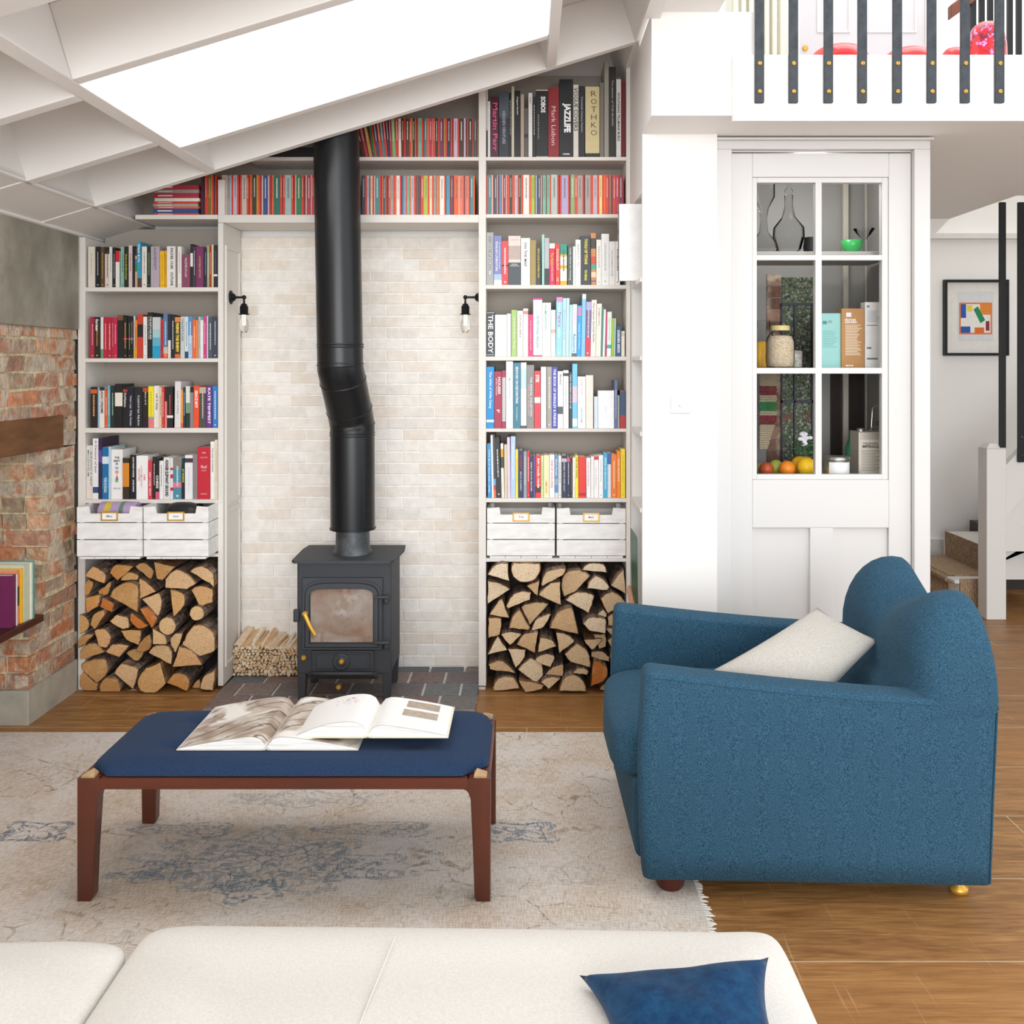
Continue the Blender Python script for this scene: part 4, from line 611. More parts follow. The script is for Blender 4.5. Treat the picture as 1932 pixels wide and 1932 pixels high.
# ---------------------------------------------------------------- logs
LOGL=[[(145,705,.15),(225,618,.1),(345,700,.1),(325,780,0)],[(370,680,.25),(430,605,.1),(590,620,0),(520,690,0),(440,748,.1)],[(468,748,.15),(545,672,.1),(640,705,0),(620,745,0)],[(600,620,.25),(690,590,.2),(778,670,.15),(745,740,0)],[(775,583,0),(970,625,.05),(850,750,0),(800,730,0)],[(880,740,.25),(985,645,.2),(1165,770,.1),(1080,830,0),(875,815,0)],[(1100,665,.2),(1210,615,.2),(1352,740,0),(1348,815,0)],[(146,790,.1),(175,740,0),(225,770,.1),(185,870,0),(146,890,0)],[(270,850,0),(385,755,.1),(360,870,.1),(270,900,0)],[(370,895,.25),(520,760,.15),(632,790,.05),(630,1040,0)],[(640,720,.1),(800,850,0),(632,920,0)],[(150,905,0),(290,880,.1),(265,985,0),(160,1050,0)],[(285,990,.1),(310,905,.1),(410,960,.1),(395,1040,.05)],[(664,920,0),(820,860,.15),(850,960,.1),(815,1080,0)],[(925,830,.15),(1050,870,.2),(1050,980,.1),(950,1085,0)],[(1110,830,.2),(1220,795,.1),(1310,830,0),(1310,945,0),(1195,990,0)],[(1097,1048,.42),(1168,978,.42),(1238,1048,.42),(1168,1118,.42)],[(80,1065,.1),(130,1060,.25),(190,1140,.2),(170,1200,.1),(95,1240,0)],[(200,1160,.2),(225,1060,.15),(320,1015,.05),(330,1060,0),(235,1195,0)],[(372,1120,.1),(440,1060,.05),(545,1095,.05),(550,1180,0),(490,1190,.1)],[(556,1110,.15),(570,1040,0),(720,1165,.1),(650,1195,.2)],[(642,1010,.1),(720,990,.1),(808,1100,.05),(760,1190,0)],[(815,1160,.4),(895,1080,.42),(978,1165,.42),(900,1250,.4)],[(235,1200,.1),(330,1188,.2),(385,1270,.2),(340,1370,.15),(265,1340,0)],[(475,1205,0),(660,1200,.1),(640,1340,0),(540,1300,.15)],[(78,1310,.2),(130,1245,.1),(230,1240,0),(140,1330,0),(75,1365,0)],[(610,1390,0),(660,1300,.1),(740,1240,.2),(755,1350,.2),(680,1405,.05)],[(765,1190,0),(875,1250,.1),(895,1330,.05),(765,1330,0)],[(920,1300,.2),(965,1235,.1),(1040,1228,0),(975,1415,.1)],[(1045,1300,.1),(1130,1160,.15),(1230,1150,.2),(1345,1260,0),(1340,1390,0),(1190,1440,0),(1037,1335,0)],[(95,1410,.2),(160,1335,.2),(260,1325,.1),(330,1405,0),(100,1475,0)],[(334,1400,.1),(405,1328,.05),(550,1340,.1),(460,1450,0)],[(725,1405,.15),(780,1345,.15),(900,1342,.1),(945,1410,.1),(935,1520,0)],[(945,1540,0),(1005,1350,.1),(1120,1385,.15),(1215,1520,0)],[(80,1530,.1),(180,1475,.1),(330,1462,.15),(365,1580,.1),(262,1690,.05),(180,1620,0)],[(412,1590,.1),(480,1500,.1),(640,1560,.05),(590,1745,0)],[(624,1680,.2),(700,1550,0),(830,1500,0),(885,1690,0),(770,1790,.15),(650,1760,.15)],[(890,1680,.1),(950,1600,.2),(1050,1600,.2),(1105,1680,.05),(1080,1760,0)],[(1198,1740,.1),(1215,1640,.1),(1348,1560,0),(1310,1750,0)],[(70,1650,0),(130,1585,0),(266,1705,.05),(258,1760,.15),(130,1745,.15)],[(278,1720,.2),(330,1640,.25),(440,1650,.25),(470,1730,0),(460,1790,0),(280,1780,0)],[(520,1410,.1),(590,1370,.1),(690,1405,.1),(620,1490,.1)],[(520,1770,.1),(600,1735,.1),(655,1770,.1),(590,1792,.1)],[(1125,1725,.1),(1190,1640,.1),(1196,1735,.0)]]
LOGR=[[(146,745,.15),(220,650,.1),(325,640,0),(340,800,0)],[(375,642,0),(628,650,.3),(570,800,.2),(440,810,.3),(352,690,.1)],[(634,830,.2),(680,720,.15),(860,690,.05),(840,745,0),(640,850,0)],[(812,830,.2),(870,715,.1),(990,700,.05),(1085,750,0),(950,900,0),(840,945,.1)],[(1000,700,.2),(1070,640,.1),(1200,650,.2),(1235,725,0)],[(1045,870,.22),(1130,750,.22),(1255,860,.05),(1240,885,0)],[(1268,840,.05),(1380,690,0),(1405,920,0)],[(146,800,.2),(350,880,0),(146,1010,0)],[(500,845,.05),(620,800,0),(600,940,0)],[(607,930,.12),(720,820,.1),(805,810,0),(812,1025,0)],[(315,1030,.2),(400,910,.15),(540,905,0),(530,970,0),(330,1055,0)],[(160,1110,.1),(270,960,0),(340,1140,0)],[(852,975,.15),(960,900,.15),(1120,935,.05),(1070,1095,0)],[(1172,960,.15),(1280,895,.22),(1403,1000,0),(1240,1100,.1)],[(447,1035,.15),(560,1000,.15),(700,1010,0),(530,1200,0)],[(335,1230,.2),(430,1063,0),(528,1225,0),(518,1250,0)],[(545,1240,.15),(600,1140,.1),(725,1100,0),(660,1220,0),(553,1255,0)],[(710,1230,.15),(790,1080,.15),(910,1040,.1),(970,1285,0)],[(155,1140,0),(270,1145,.05),(260,1290,0),(150,1320,0)],[(1012,1190,.2),(1090,1130,.1),(1225,1150,0),(1220,1280,0),(1080,1260,.1)],[(265,1290,.15),(340,1267,.15),(452,1287,0),(350,1390,.05)],[(150,1470,0),(235,1303,0),(322,1430,0)],[(412,1380,.2),(490,1280,.1),(608,1267,0),(575,1455,0)],[(622,1320,.1),(720,1335,.12),(772,1395,0),(602,1455,0)],[(767,1268,.1),(880,1293,.12),(938,1350,0),(800,1460,0)],[(1020,1340,0),(1190,1330,.1),(1100,1430,.1)],[(332,1420,0),(490,1425,.1),(480,1500,.1),(400,1595,0)],[(846,1470,.1),(960,1368,.15),(1060,1450,.12),(1083,1590,0),(900,1540,0)],[(1088,1450,.1),(1180,1440,.1),(1255,1500,0),(1250,1540,0),(1092,1490,0)],[(152,1560,.1),(260,1525,.15),(398,1640,0),(170,1610,0)],[(414,1610,.1),(530,1500,.1),(640,1550,.1),(652,1670,0),(580,1733,0)],[(578,1510,.15),(680,1463,.1),(758,1490,0),(720,1585,0),(602,1548,0)],[(668,1655,0),(735,1590,.1),(832,1565,.12),(832,1670,0)],[(1086,1760,0),(1110,1520,.2),(1240,1600,.2),(1210,1710,.1)],[(192,1770,.2),(250,1683,.2),(380,1683,.2),(438,1780,0),(200,1803,0)],[(425,1705,0),(658,1752,0),(640,1788,0),(490,1820,0)],[(628,1722,.1),(690,1680,.1),(808,1692,0),(700,1785,0)],[(795,1806,.1),(830,1692,.22),(950,1658,.22),(1040,1760,.1),(1045,1806,0)],[(922,1640,.2),(980,1592,.2),(1065,1630,0),(1050,1655,0)],[(1240,1130,.1),(1285,1095,0),(1290,1210,0),(1245,1210,0)],[(1230,1240,.1),(1300,1230,0),(1290,1320,0)],[(1160,1788,.2),(1260,1720,0),(1260,1806,0)],[(1130,1140,.2),(1200,1060,.2),(1235,1130,.0)],[(1110,1290,0),(1215,1290,.1),(1225,1400,.1),(1165,1420,0)],[(1240,1340,.2),(1330,1290,.1),(1400,1400,0),(1290,1460,0)],[(1265,1480,.2),(1350,1440,.1),(1403,1560,0),(1270,1600,0)]]
ENDC={'L':['C6965C','D6A86C','BE8C54','E0BA8C','B88850','DCAC76','D0924E'],'R':['DEC4A0','D4B892','E2CCAC','CCAC84','E6D2B6','C8A67C']}
BRKC=['80685A','94796A','6A584C','A08A78','8A7260']; SPLC=['8A6440','9A7550','7A5634']
def logstack(side,ox,oy,sc,data,desc,zfl=0.0):
    rows={}; cen=[]
    for d in data: cen.append((sum(p[1] for p in d)/len(d),sum(p[0] for p in d)/len(d)))
    hs=sorted(cen,reverse=True); top=min(c[0] for c in cen); bot=max(c[0] for c in cen); NR=7
    rr={}
    for i,(cy,cx) in enumerate(cen): rr.setdefault(min(NR-1,int((bot-cy)/(bot-top+1e-6)*NR)),[]).append((cx,i))
    names={}
    for r,l in rr.items():
        l.sort()
        for k,(cx,i) in enumerate(l): names[i]='%s from left, %s row up'%(ordw(k+1),ordw(r+1))
    for i,d in enumerate(data):
        yf=4.60+R.uniform(0,.055); dep=R.uniform(.19,.22); out=[]; 
        if i in (41,42,43) and side=='L': yf+=.05
        cu=sum(p[0] for p in d)/len(d); cv=sum(p[1] for p in d)/len(d)
        for k,(x,y,b) in enumerate(d):
            x2,y2,_=d[(k+1)%len(d)]; n=7 if b>.3 else (6 if b>0 else 4)
            dx_,dy_=x2-x,y2-y; L=math.hypot(dx_,dy_); nx,ny=dy_/L,-dx_/L
            mxp,myp=(x+x2)/2-cu,(y+y2)/2-cv
            if nx*mxp+ny*myp<0: nx,ny=-nx,-ny
            for q in range(n):
                t=q/n; off=b*L*.95*4*t*(1-t)*.5
                j=R.uniform(-4,4) if q else 0; x_j,y_j=(R.uniform(-4,4),R.uniform(-4,4)) if q==0 else (0,0)
                out.append((x+dx_*t+nx*(off+j)+x_j,y+dy_*t+ny*(off+j)+y_j,b>0))
        # shrink a little so that neighbours stay apart
        k=.985; pts=[P(ox+(cu+(x-cu)*k)*sc,oy+(cv+(y-cv)*k)*sc,yf) for x,y,_ in out]; cx=X(ox+cu*sc,yf); cz=Z(oy+cv*sc,yf)
        fl=zfl+.003; xlo,xhi=(-2.13,xl1-.004) if side=='L' else (xr1+.003,xr2-.003); pts=[Vector((min(max(p.x,xlo),xhi),p.y,max(p.z,fl))) for p in pts]
        lab_end=R.choice(ENDC[side])
        if side=='R' and i==33: lab_end='C2702C'
        if side=='L' and i in (20,21,12): lab_end='C8742E'
        if side=='L' and i in (16,22,19,32,27,28): lab_end='E0BC8A'
        rnd=all(p[2]>.3 for p in d); kind='round' if rnd else ('three cornered' if len(d)==3 else 'split')
        xs=[p.x for p in pts]; wz=max(xs)-min(xs); sz='big ' if wz>.155 else ('small ' if wz<.085 else '')
        t=thing('firewood_log','%s%s log, %s end, %s, %s'%(sz,kind,{'C8742E':'orange','C2702C':'orange','E0BC8A':'pale'}.get(lab_end,'tan'),names[i],desc),'log',(cx,yf,min(p.z for p in pts)),'firewood logs in the '+desc)
        # centre of the rings at the apex of the wedge
        tw=R.uniform(-.006,.006); tx=R.uniform(-.006,.006)
        def back(p,f): return Vector((min(max(cx+(p.x-cx)*(1-.07*f)+tx*f,(xl0+.004 if f>.2 else xlo) if side=='L' else xlo),xhi),yf+dep*f,max(fl,cz+(p.z-cz)*(1-.07*f)+tw*f)))
        n=len(pts); q=MB(); rings=[[back(p,f)+Vector((R.uniform(-.0015,.0015),0,R.uniform(-.0005,.0015))) if f>0 else p for p in pts] for f in (0,.33,.66,1)]
        vs=[p for r_ in rings for p in r_]
        for a in range(3):
            for b in range(n):
                c=(b+1)%n; colr=H(R.choice(BRKC)) if out[b][2] else H(R.choice(SPLC))
                q.add([rings[a][b],rings[a][c],rings[a+1][c],rings[a+1][b]],[(0,1,2,3)],colr)
        q.add(rings[3],[tuple(range(n))],H('7A5634')); q.build('bark',BARK,t,weld=True)
        e=MB(); ins=[Vector((cx+(p.x-cx)*.93,yf-.002,cz+(p.z-cz)*.93)) for p in pts]
        for b in range(n):
            c=(b+1)%n; e.add([pts[b],pts[c],ins[c],ins[b]],[(0,1,2,3)],H('7A5230') if out[b][2] else H(lab_end))
        ctr=Vector((cx,yf-.0022,cz))
        for b in range(n): e.add([ins[b],ins[(b+1)%n],ctr],[(0,1,2)],H(lab_end))
        e.build('cut_end',CUT,t,weld=True)
logstack('L',130,940,.20699,LOGL,'left log stack')
logstack('R',890,930,.20706,LOGR,'right log stack')
# ---------------------------------------------------------------- kindling
KC=['E0C4A0','EAD6BA','CFA87C','F0E2CC','D8B48C','E6CCAC']
yk=4.80; n=0
def stick(cx,cz,r,up,sx,y0,y1):
    k=R.choice((3,4,4,5)); a0=R.uniform(0,6.28); poly=[]
    for i in range(k):
        a=a0+6.283*i/k+R.uniform(-.35,.35); rr=r*R.uniform(.75,1.15); poly.append((cx+rr*1.15*math.cos(a),max(.0195,cz+rr*math.sin(a))))
    lo,hi=-1.4525,-1.062
    c=H(R.choice(KC)); m=MB(); fr=[(min(max(x,lo),hi),y0,z) for x,z in poly]; bk=[(min(max(x+sx,lo),hi),y1,z+up) for x,z in poly]
    m.loft([fr,bk],c,0,False); tag(m.build('kindling_stick',CUT,base=True),'thin split kindling stick in the heap left of the stove','kindling','kindling heap beside the stove')
for row in range(10):
    x=-1.446+(row%2)*.009; cz=.029+row*.0142
    while x<-1.068-(.0 if row<8 else .01):
        stick(x,cz+R.uniform(-.003,.003),R.uniform(.0075,.0125),R.uniform(0,.004),R.uniform(-.003,.003),yk+R.uniform(0,.012),4.944); x+=R.uniform(.015,.021)
x=-1.44
while x<-1.085:
    stick(x,.176+R.uniform(-.004,.004)-.03*(x+1.44)/.35,R.uniform(.008,.012),R.uniform(.03,.055)-.02*(x+1.44)/.35,R.uniform(.015,.03),yk+R.uniform(.005,.03),4.944); x+=R.uniform(.012,.018)
# ---------------------------------------------------------------- stove
SX0,SX1=-1.052,-.622; SY0,SY1=4.45,4.755; scx=(SX0+SX1)/2
st=thing('wood_stove','black cast iron wood burning stove on the slate hearth','stove',(scx,4.6,.018))
def sp(name,mb,mt=IRON,**k): return mb.build(name,mt,st,**k)
m=MB().box(SX0,SX1,SY0,SY1,.14,.655); sp('body',m,bevel=.008)
pl=[]; 
for (x,y) in ((SX0-.022,4.405),(SX1+.012,4.405)): pass
pl=[(SX0-.02,4.425),(SX0+.02,4.405),(SX1-.02,4.405),(SX1+.02,4.425),(SX1+.045,4.62),(SX1+.02,4.80),(SX0-.02,4.80),(SX0-.045,4.62)]
pl=[(SX0-.018,4.43),(SX0-.002,4.41),(SX1+.0,4.41),(SX1+.016,4.43),(SX1+.03,4.70),(SX1+.022,4.80),(SX0-.022,4.80),(SX0-.03,4.70)]
sp('top_plate',MB().prism(pl,'z',.655,.667),bevel=.004)
for a,b in ((SX0+.0,4.455),(SX1-.042,4.455),(SX0+.0,4.705),(SX1-.042,4.705)):
    sp('leg',MB().hexa([(a+.004,b,.018),(a+.034,b,.018),(a+.034,b+.04,.018),(a+.004,b+.04,.018),(a,b-.004,.16),(a+.042,b-.004,.16),(a+.042,b+.044,.16),(a,b+.044,.16)]),bevel=.004)
YD=4.45
def q(u,v): return (X(u,YD),Z(v,YD))
def arch(u0,u1,vb,vs,vt,n=14,e=.55):
    o=[q(u0,vb),q(u1,vb)]; c=(u0+u1)/2; a=(u1-u0)/2
    for i in range(n+1):
        t=math.pi*i/n; cc,ss=math.cos(t),math.sin(t)
        o.append(q(c+a*math.copysign(abs(cc)**e,cc),vs-(vs-vt)*abs(ss)**e))
    return o
m=MB().box(q(571,0)[0],q(723,0)[0],YD-.018,YD+.001,Z(1225,YD),Z(1089,YD)); dr=sp('door',m,bevel=.004)
def ring(outer,inner,y0,y1):
    m=MB(); n=len(outer)
    for i in range(n):
        j=(i+1)%n; A,B_,Cc,Dd=outer[i],outer[j],inner[j],inner[i]
        m.hexa([(A[0],y1,A[1]),(B_[0],y1,B_[1]),(Cc[0],y1,Cc[1]),(Dd[0],y1,Dd[1]),(A[0],y0,A[1]),(B_[0],y0,B_[1]),(Cc[0],y0,Cc[1]),(Dd[0],y0,Dd[1])])
    return m
ring(arch(573,721,1222,1130,1092),arch(577,717,1219,1131,1095),YD-.026,YD-.017).build('moulding',IRON,dr)
ring(arch(579,715,1217,1128,1098),arch(586,708,1211,1130,1107),YD-.032,YD-.017).build('glass_frame',IRON,dr)
def _soot():
    m=mat('sooty_glass','8E7B6C',.18,spec=.6,coat=.3); g=NG(m); v=g.obj(); n=g.noise(v,9,5,.6); n2=g.noise(v,5,3,1.0); n3=g.noise(v,90,4)
    c=g.mix(g.rng(n2,.4,.65),H('8A6E5A'),H('A49C96')); c=g.mix(g.rng(n,.52,.68),c,H('B8B2AC')); c=g.mix(g.rng(n3,.62,.7,0,.5),c,H('5A5048')); g.l.new(c,g.b.inputs['Base Color']); return m
gl=arch(588,705,1209,1120,1109); m=MB().prism(gl,'y',YD-.022,YD-.0175); m.build('sooty_window',_soot(),dr)
for v in (1128,1214):
    a=P(725,v,YD-.02); m=MB().tube([P(704,v-1,YD-.034),P(733,v-1,YD-.034)],[.005,.011],10); m.lathe([(.011,-.018),(.013,-.016),(.013,.012),(.009,.018)],(P(729,v+4,YD-.028)),12,'z'); m.build('hinge',IRON,dr)
a,b=P(575,1159,YD-.05),P(594,1198,YD-.055); m=MB().tube([a,(a+b)/2+Vector((-.001,-.006,0)),b],[.011,.009,.010],10); m.lathe([(.012,-.0),(.013,.006),(.009,.03)],(a.x,a.y,a.z),14,'y'); m.build('handle',BRASS,dr)
m=MB().box(X(555,YD),X(566,YD),YD-.022,YD-.0,Z(1172,YD),Z(1148,YD)); sp('latch_keep',m,bevel=.006)
m=MB().box(X(589.5,YD),X(706,YD),YD-.014,YD+.001,Z(1266,YD),Z(1226,YD)); ad=sp('ash_door',m,bevel=.004)
m=MB(); 
for (a,b,c,e) in ((597,700,1230,1231.5),(597,700,1257,1259),(597,598.5,1231,1258),(699,700.5,1231,1258)): m.box(X(a,YD),X(b,YD),YD-.019,YD-.013,Z(e,YD),Z(c,YD))
m.build('moulding',IRON,ad,bevel=.001)
c=P(645,1246.5,YD); m=MB().lathe([(.038,YD-.0135),(.038,YD-.02),(.033,YD-.024),(.028,YD-.021),(.02,YD-.022),(.018,YD-.026)],(c.x,0,c.z),28,'y'); m.build('air_wheel',IRON,ad)
def knob(u,v,y,par=st):
    c=P(u,v,y); MB().lathe([(.006,y+.03),(.006,y-.003),(.012,y-.006),(.013,y-.012),(.008,y-.018)],(c.x,0,c.z),16,'y').build('brass_knob',BRASS,par)
knob(645,1247,YD-.024,ad); knob(574,1240,YD-.004); knob(639.5,1295,YD-.02)
m=MB(); rg=[]
for i in range(13):
    t=i/12; u=580+133*t; d_=.05*math.sin(math.pi*t)**.5
    rg.append([P(u,1268,YD-.004-d_),P(u,1273,YD-.006-d_),P(u,1281,YD+.0),P(u,1268,YD+.0)])
m.loft(rg,smooth=False); sp('ash_lip',m)
# collar + flue
m=MB().lathe([(.092,.667),(.092,.675),(.085,.683),(.083,.70),(.080,.702),(.078,.80)],(-.824,4.6,0),32); sp('flue_collar',m,FLUED)
fl=thing('flue_pipe','tall black enamelled flue pipe rising from the stove','flue',(-.824,4.6,.775))
RD=.104
A0=Vector((-.824,4.6,.78)); A1=Vector((-.826,4.6,1.255)); B0=Vector((-.853,4.445,1.545)); B1=Vector((-.872,4.44,2.66))
MB().tube([A0,A1],RD,40).build('lower_pipe',FLUE,fl)
MB().tube([A0-Vector((0,0,.0)),A0+Vector((0,0,.008))],RD+.004,40).build('end_rim',FLUE,fl)
d_=(B0-A1).normalized(); e1=A1+Vector((0,0,.03))*.6+d_*.04; e2=B0-d_*.05
MB().tube([A1-Vector((0,0,.01)),A1+Vector((0,0,.015)),e1+d_*.02,e2,B0-Vector((0,0,.005)),B0+Vector((0,0,.02))],RD+.0005,40).build('elbow',FLUE,fl)
MB().tube([B0,B1],RD-.0005,40).build('upper_pipe',FLUE,fl)
def band(p,dv,r=RD+.004): MB().tube([p-dv*.005,p,p+dv*.005],[RD,r,RD],40).build('band',FLUE,fl)
up=Vector((0,0,1))
for p,dv in ((A1-up*.02,up),(A1-up*.032,up),(A1+up*.02,(up+d_*.5).normalized()),(e1+d_*.045,d_),(e2-d_*.02,d_),(B0+up*.012,(up+d_*.3).normalized()),(B0+up*.09,up),(B0+up*.102,up)): band(p,dv)
# ---------------------------------------------------------------- wall lamps
FIL=mat('lamp_filament','FFF0C8',.5,emit=2)
for side in (0,1):
    sg=1 if side==0 else -1; xw=-1.4545 if side==0 else xr0; yl=4.78
    xw=xw+(.0 if side==0 else 0); xc=X(460.5,yl) if side==0 else X(878,yl); zz=Z(561,yl)
    t=thing('wall_lamp','dark iron wall lamp with bare bulb, %s of the stove niche'%('left' if side==0 else 'right'),'lamp',(xw,yl,zz),'bare bulb wall lamps in the stove niche')
    MB().lathe([(.034,0),(.034,sg*.004),(.022,sg*.008),(.018,sg*.018),(.010,sg*.024)],(xw,yl,zz),24,'x').build('wall_plate',BLACK,t)
    MB().tube([(xw+sg*.02,yl,zz),(xc,yl,zz),(xc,yl,zz-.035)],.0062,12).build('arm',BLACK,t)
    MB().sq((xc,yl,zz),(.011,.011,.011),1,1,16,10).build('joint',BLACK,t)
    sk=MB().lathe([(.008,0),(.014,-.004),(.016,-.012),(.020,-.014),(.020,-.05),(.027,-.051),(.027,-.054),(.018,-.056)],(xc,yl,zz-.03),24).build('socket',BLACK,t)
    zb=zz-.086
    MB().lathe([(.012,0),(.014,-.012),(.022,-.035),(.0235,-.05),(.022,-.066),(.014,-.084),(.004,-.09)],(xc,yl,zb),24).build('bulb',GLASS,t)
    MB().tube([(xc-.004,yl,zb),(xc-.004,yl,zb-.05),(xc+.004,yl,zb-.05),(xc+.004,yl,zb)],.0022,6).build('filament',FIL,t)
# ---------------------------------------------------------------- crates
CW=mat('crate_paint','F1EFEC',.7,var=(40,.12),bump=(60,.4,.004),stretch=(.3,1,1))
CDK=mat('crate_gap','2A2826',.9)
def crate(name_txt,x0,x1,yf,z0,hh,dep,label):
    t=thing('crate',label,'crate',((x0+x1)/2,yf,z0),'white painted apple crates under the bookcases')
    w=x1-x0; th=.009; y1=yf+dep; zs=[z0+.010,z0+.010+(hh-.010)*.335,z0+.010+(hh-.010)*.67,z0+hh]
    for k in range(3):
        a,b=zs[k]+.0022,zs[k+1]-.0022; 
        m=MB(); j=R.uniform(-.001,.001)
        if k<2: m.box(x0+j,x1+j,yf,yf+th,a,b)
        else:
            n0=x0+w*.20; n1=x1-w*.20; c=b-.034
            poly=[(x0,a),(x1,a),(x1,b-.004),(n1+.006,b),(n1,c),(n0,c),(n0-.006,b),(x0,b-.004)]; m.prism(poly,'y',yf,yf+th)
        m.build('front_slat',CW,t,bevel=.0016)
        MB().box(x0+.002,x1-.002,y1-th,y1,a,b-(.034 if k==2 else 0)).build('back_slat',CW,t)
        for s in (x0,x1-th): MB().box(s,s+th,yf+th+.0005,y1-th-.0005,a,b-(.004 if k==2 else 0)).build('side_slat',CW,t)
    for (cx_,cy_) in ((x0+th,yf+th),(x1-th-.02,yf+th),(x0+th,y1-th-.02),(x1-th-.02,y1-th-.02)): MB().box(cx_+.0004,cx_+.0196,cy_+.0004,cy_+.0196,z0+.01,z0+hh-.008).build('corner_post',CW,t)
    for k in range(4):
        a=x0+.012+k*(w-.024)/4; MB().box(a+.001,a+(w-.024)/4-.001,yf+.002,y1-.002,z0,z0+.0095).build('base_slat',CW,t)
    xc,zc_=(x0+x1)/2,zs[2]+.030; m=MB()
    for (a,b,c,e) in ((-.040,.040,.015,.021),(-.040,.040,-.021,-.015),(-.040,-.033,-.015,.015),(.033,.040,-.015,.015)): m.box(xc+a,xc+b,yf-.004,yf,zc_+c,zc_+e)
    f=m.build('label_holder',BRASS,t,bevel=.001)
    MB().box(xc-.033,xc+.033,yf-.0012,yf-.0002,zc_-.015,zc_+.015).build('label_card',LABELP,f)
    lettering(t,name_txt,'3A3A3E',xc,zc_,yf-.0016,.026,.009,'up',.01,'label_lettering')
    return t
yc=4.522
crate('Mina',X(145,yc),X(268.5,yc),yc,LZ['LC']+.001,.247,.33,'white slatted crate with brass label holder, under the left bookcase beside the brickwork')
crate('Antonia',X(271,yc),X(393,yc),yc,LZ['LC']+.001,.247,.33,'white slatted crate with brass label holder, under the left bookcase beside the stove niche')
crate('Tia',fx(919),fx(1047),FY+.0,LZ['RC']+.001,.245,.22,'white slatted crate with brass label holder, under the right bookcase beside the stove niche')
crate('Mark',fx(1050.5),fx(1180.5),FY+.0,LZ['RC']+.001,.243,.22,'white slatted crate with brass label holder, under the right bookcase beside the white column')
# roll in the first crate, dark bundle in the second
m=MB().lathe([(.05,0),(.052,.005),(.052,.17),(.05,.175)],(0,0,0),24,'x',H('B9A0C8')); m.lathe([(.0525,.03),(.0525,.06)],(0,0,0),24,'x',H('D8C050'),cap=False); m.lathe([(.0525,.10),(.0525,.12)],(0,0,0),24,'x',H('6A8A70'),cap=False)
m.v=[(X(185,4.6)+p[0],4.64+p[1],.851+p[2]) for p in m.v]; tag(m.build('magazine_roll',COVER,base=True),'rolled lilac magazines inside the far left crate','magazines')
m=MB().sq((X(345,4.65),4.68,.80),(.09,.08,.10),.6,.6,24,14,H('26282A')); tag(m.build('cloth_bundle',COVER,base=True),'dark bundle inside the second left crate','cloth')
# ---------------------------------------------------------------- fireplace shelf books
m=MB().hexa([(-2.5,3.6,.452),(-2.08,3.6,.452),(-2.08,4.195,.452),(-2.5,4.195,.452),(-2.5,3.6,.482),(-2.08,3.6,.482),(-2.08,4.195,.482),(-2.5,4.195,.482)])
tag(m.build('fireplace_shelf',SHELFW,base=True,bevel=.003),'dark red wooden shelf in the fireplace recess','shelf')
yy=3.965
for (w,h,c,nm,sx_) in ((.034,.212,'6E2250','plum purple',-2.098),(.006,.21,'EDEBE6','thin white',-2.096),(.026,.222,'E08A60','salmon orange',-2.10),(.014,.225,'E8B830','golden yellow',-2.094),(.05,.238,'C9CCB0','pale sage',-2.092),(.012,.238,'E6E4D4','thin cream',-2.088),(.012,.242,'5E9A94','teal',-2.086)):
    t=thing('book','%s book standing on the dark shelf in the fireplace recess'%nm,'book',((sx_-.07),yy,.483),'books on the fireplace shelf')
    m=MB(); c0=H(c); x0=sx_-.15; b=.002
    m.box(x0,sx_,yy,yy+b,.483,.483+h,c0); m.box(x0,sx_,yy+w-b,yy+w,.483,.483+h,c0); m.box(sx_-b,sx_,yy+b,yy+w-b,.483,.483+h,c0)
    if nm=='plum purple': m.box(sx_-.11,sx_-.02-.035,yy-.0004,yy,.56,.63,H('3A2A68'))
    if nm=='salmon orange': m.box(sx_,sx_+.0004,yy+.006,yy+w-.006,.56,.64,H('2A2A28'))
    m.build('cover',COVER,t)
    if w>.008: MB().box(x0+.002,sx_-.003,yy+b,yy+w-b,.485,.481+h).build('page_block',PAPER,t)
    yy+=w+.0012
# ---------------------------------------------------------------- rug
m=MB(); xs=-3.2; n=60
m.box(-2.24,.498,.4,4.10,.0005,.009); rg=tag(m.build('rug',RUG),'large faded beige rug with worn blue floral pattern','rug')
FR=mat('rug_fringe','D8D2C8',.95); m=MB()
yy=.45
while yy<4.09:
    l=R.uniform(.012,.03); a=R.uniform(-.012,.012); m.tube([(.494,yy,.006),(.498+l*.6,yy+a*.4,.004),(.498+l,yy+a,.003)],[.0035,.004,.0015],5); yy+=.011
tag(m.build('fringe',FR,rg),kind='stuff')
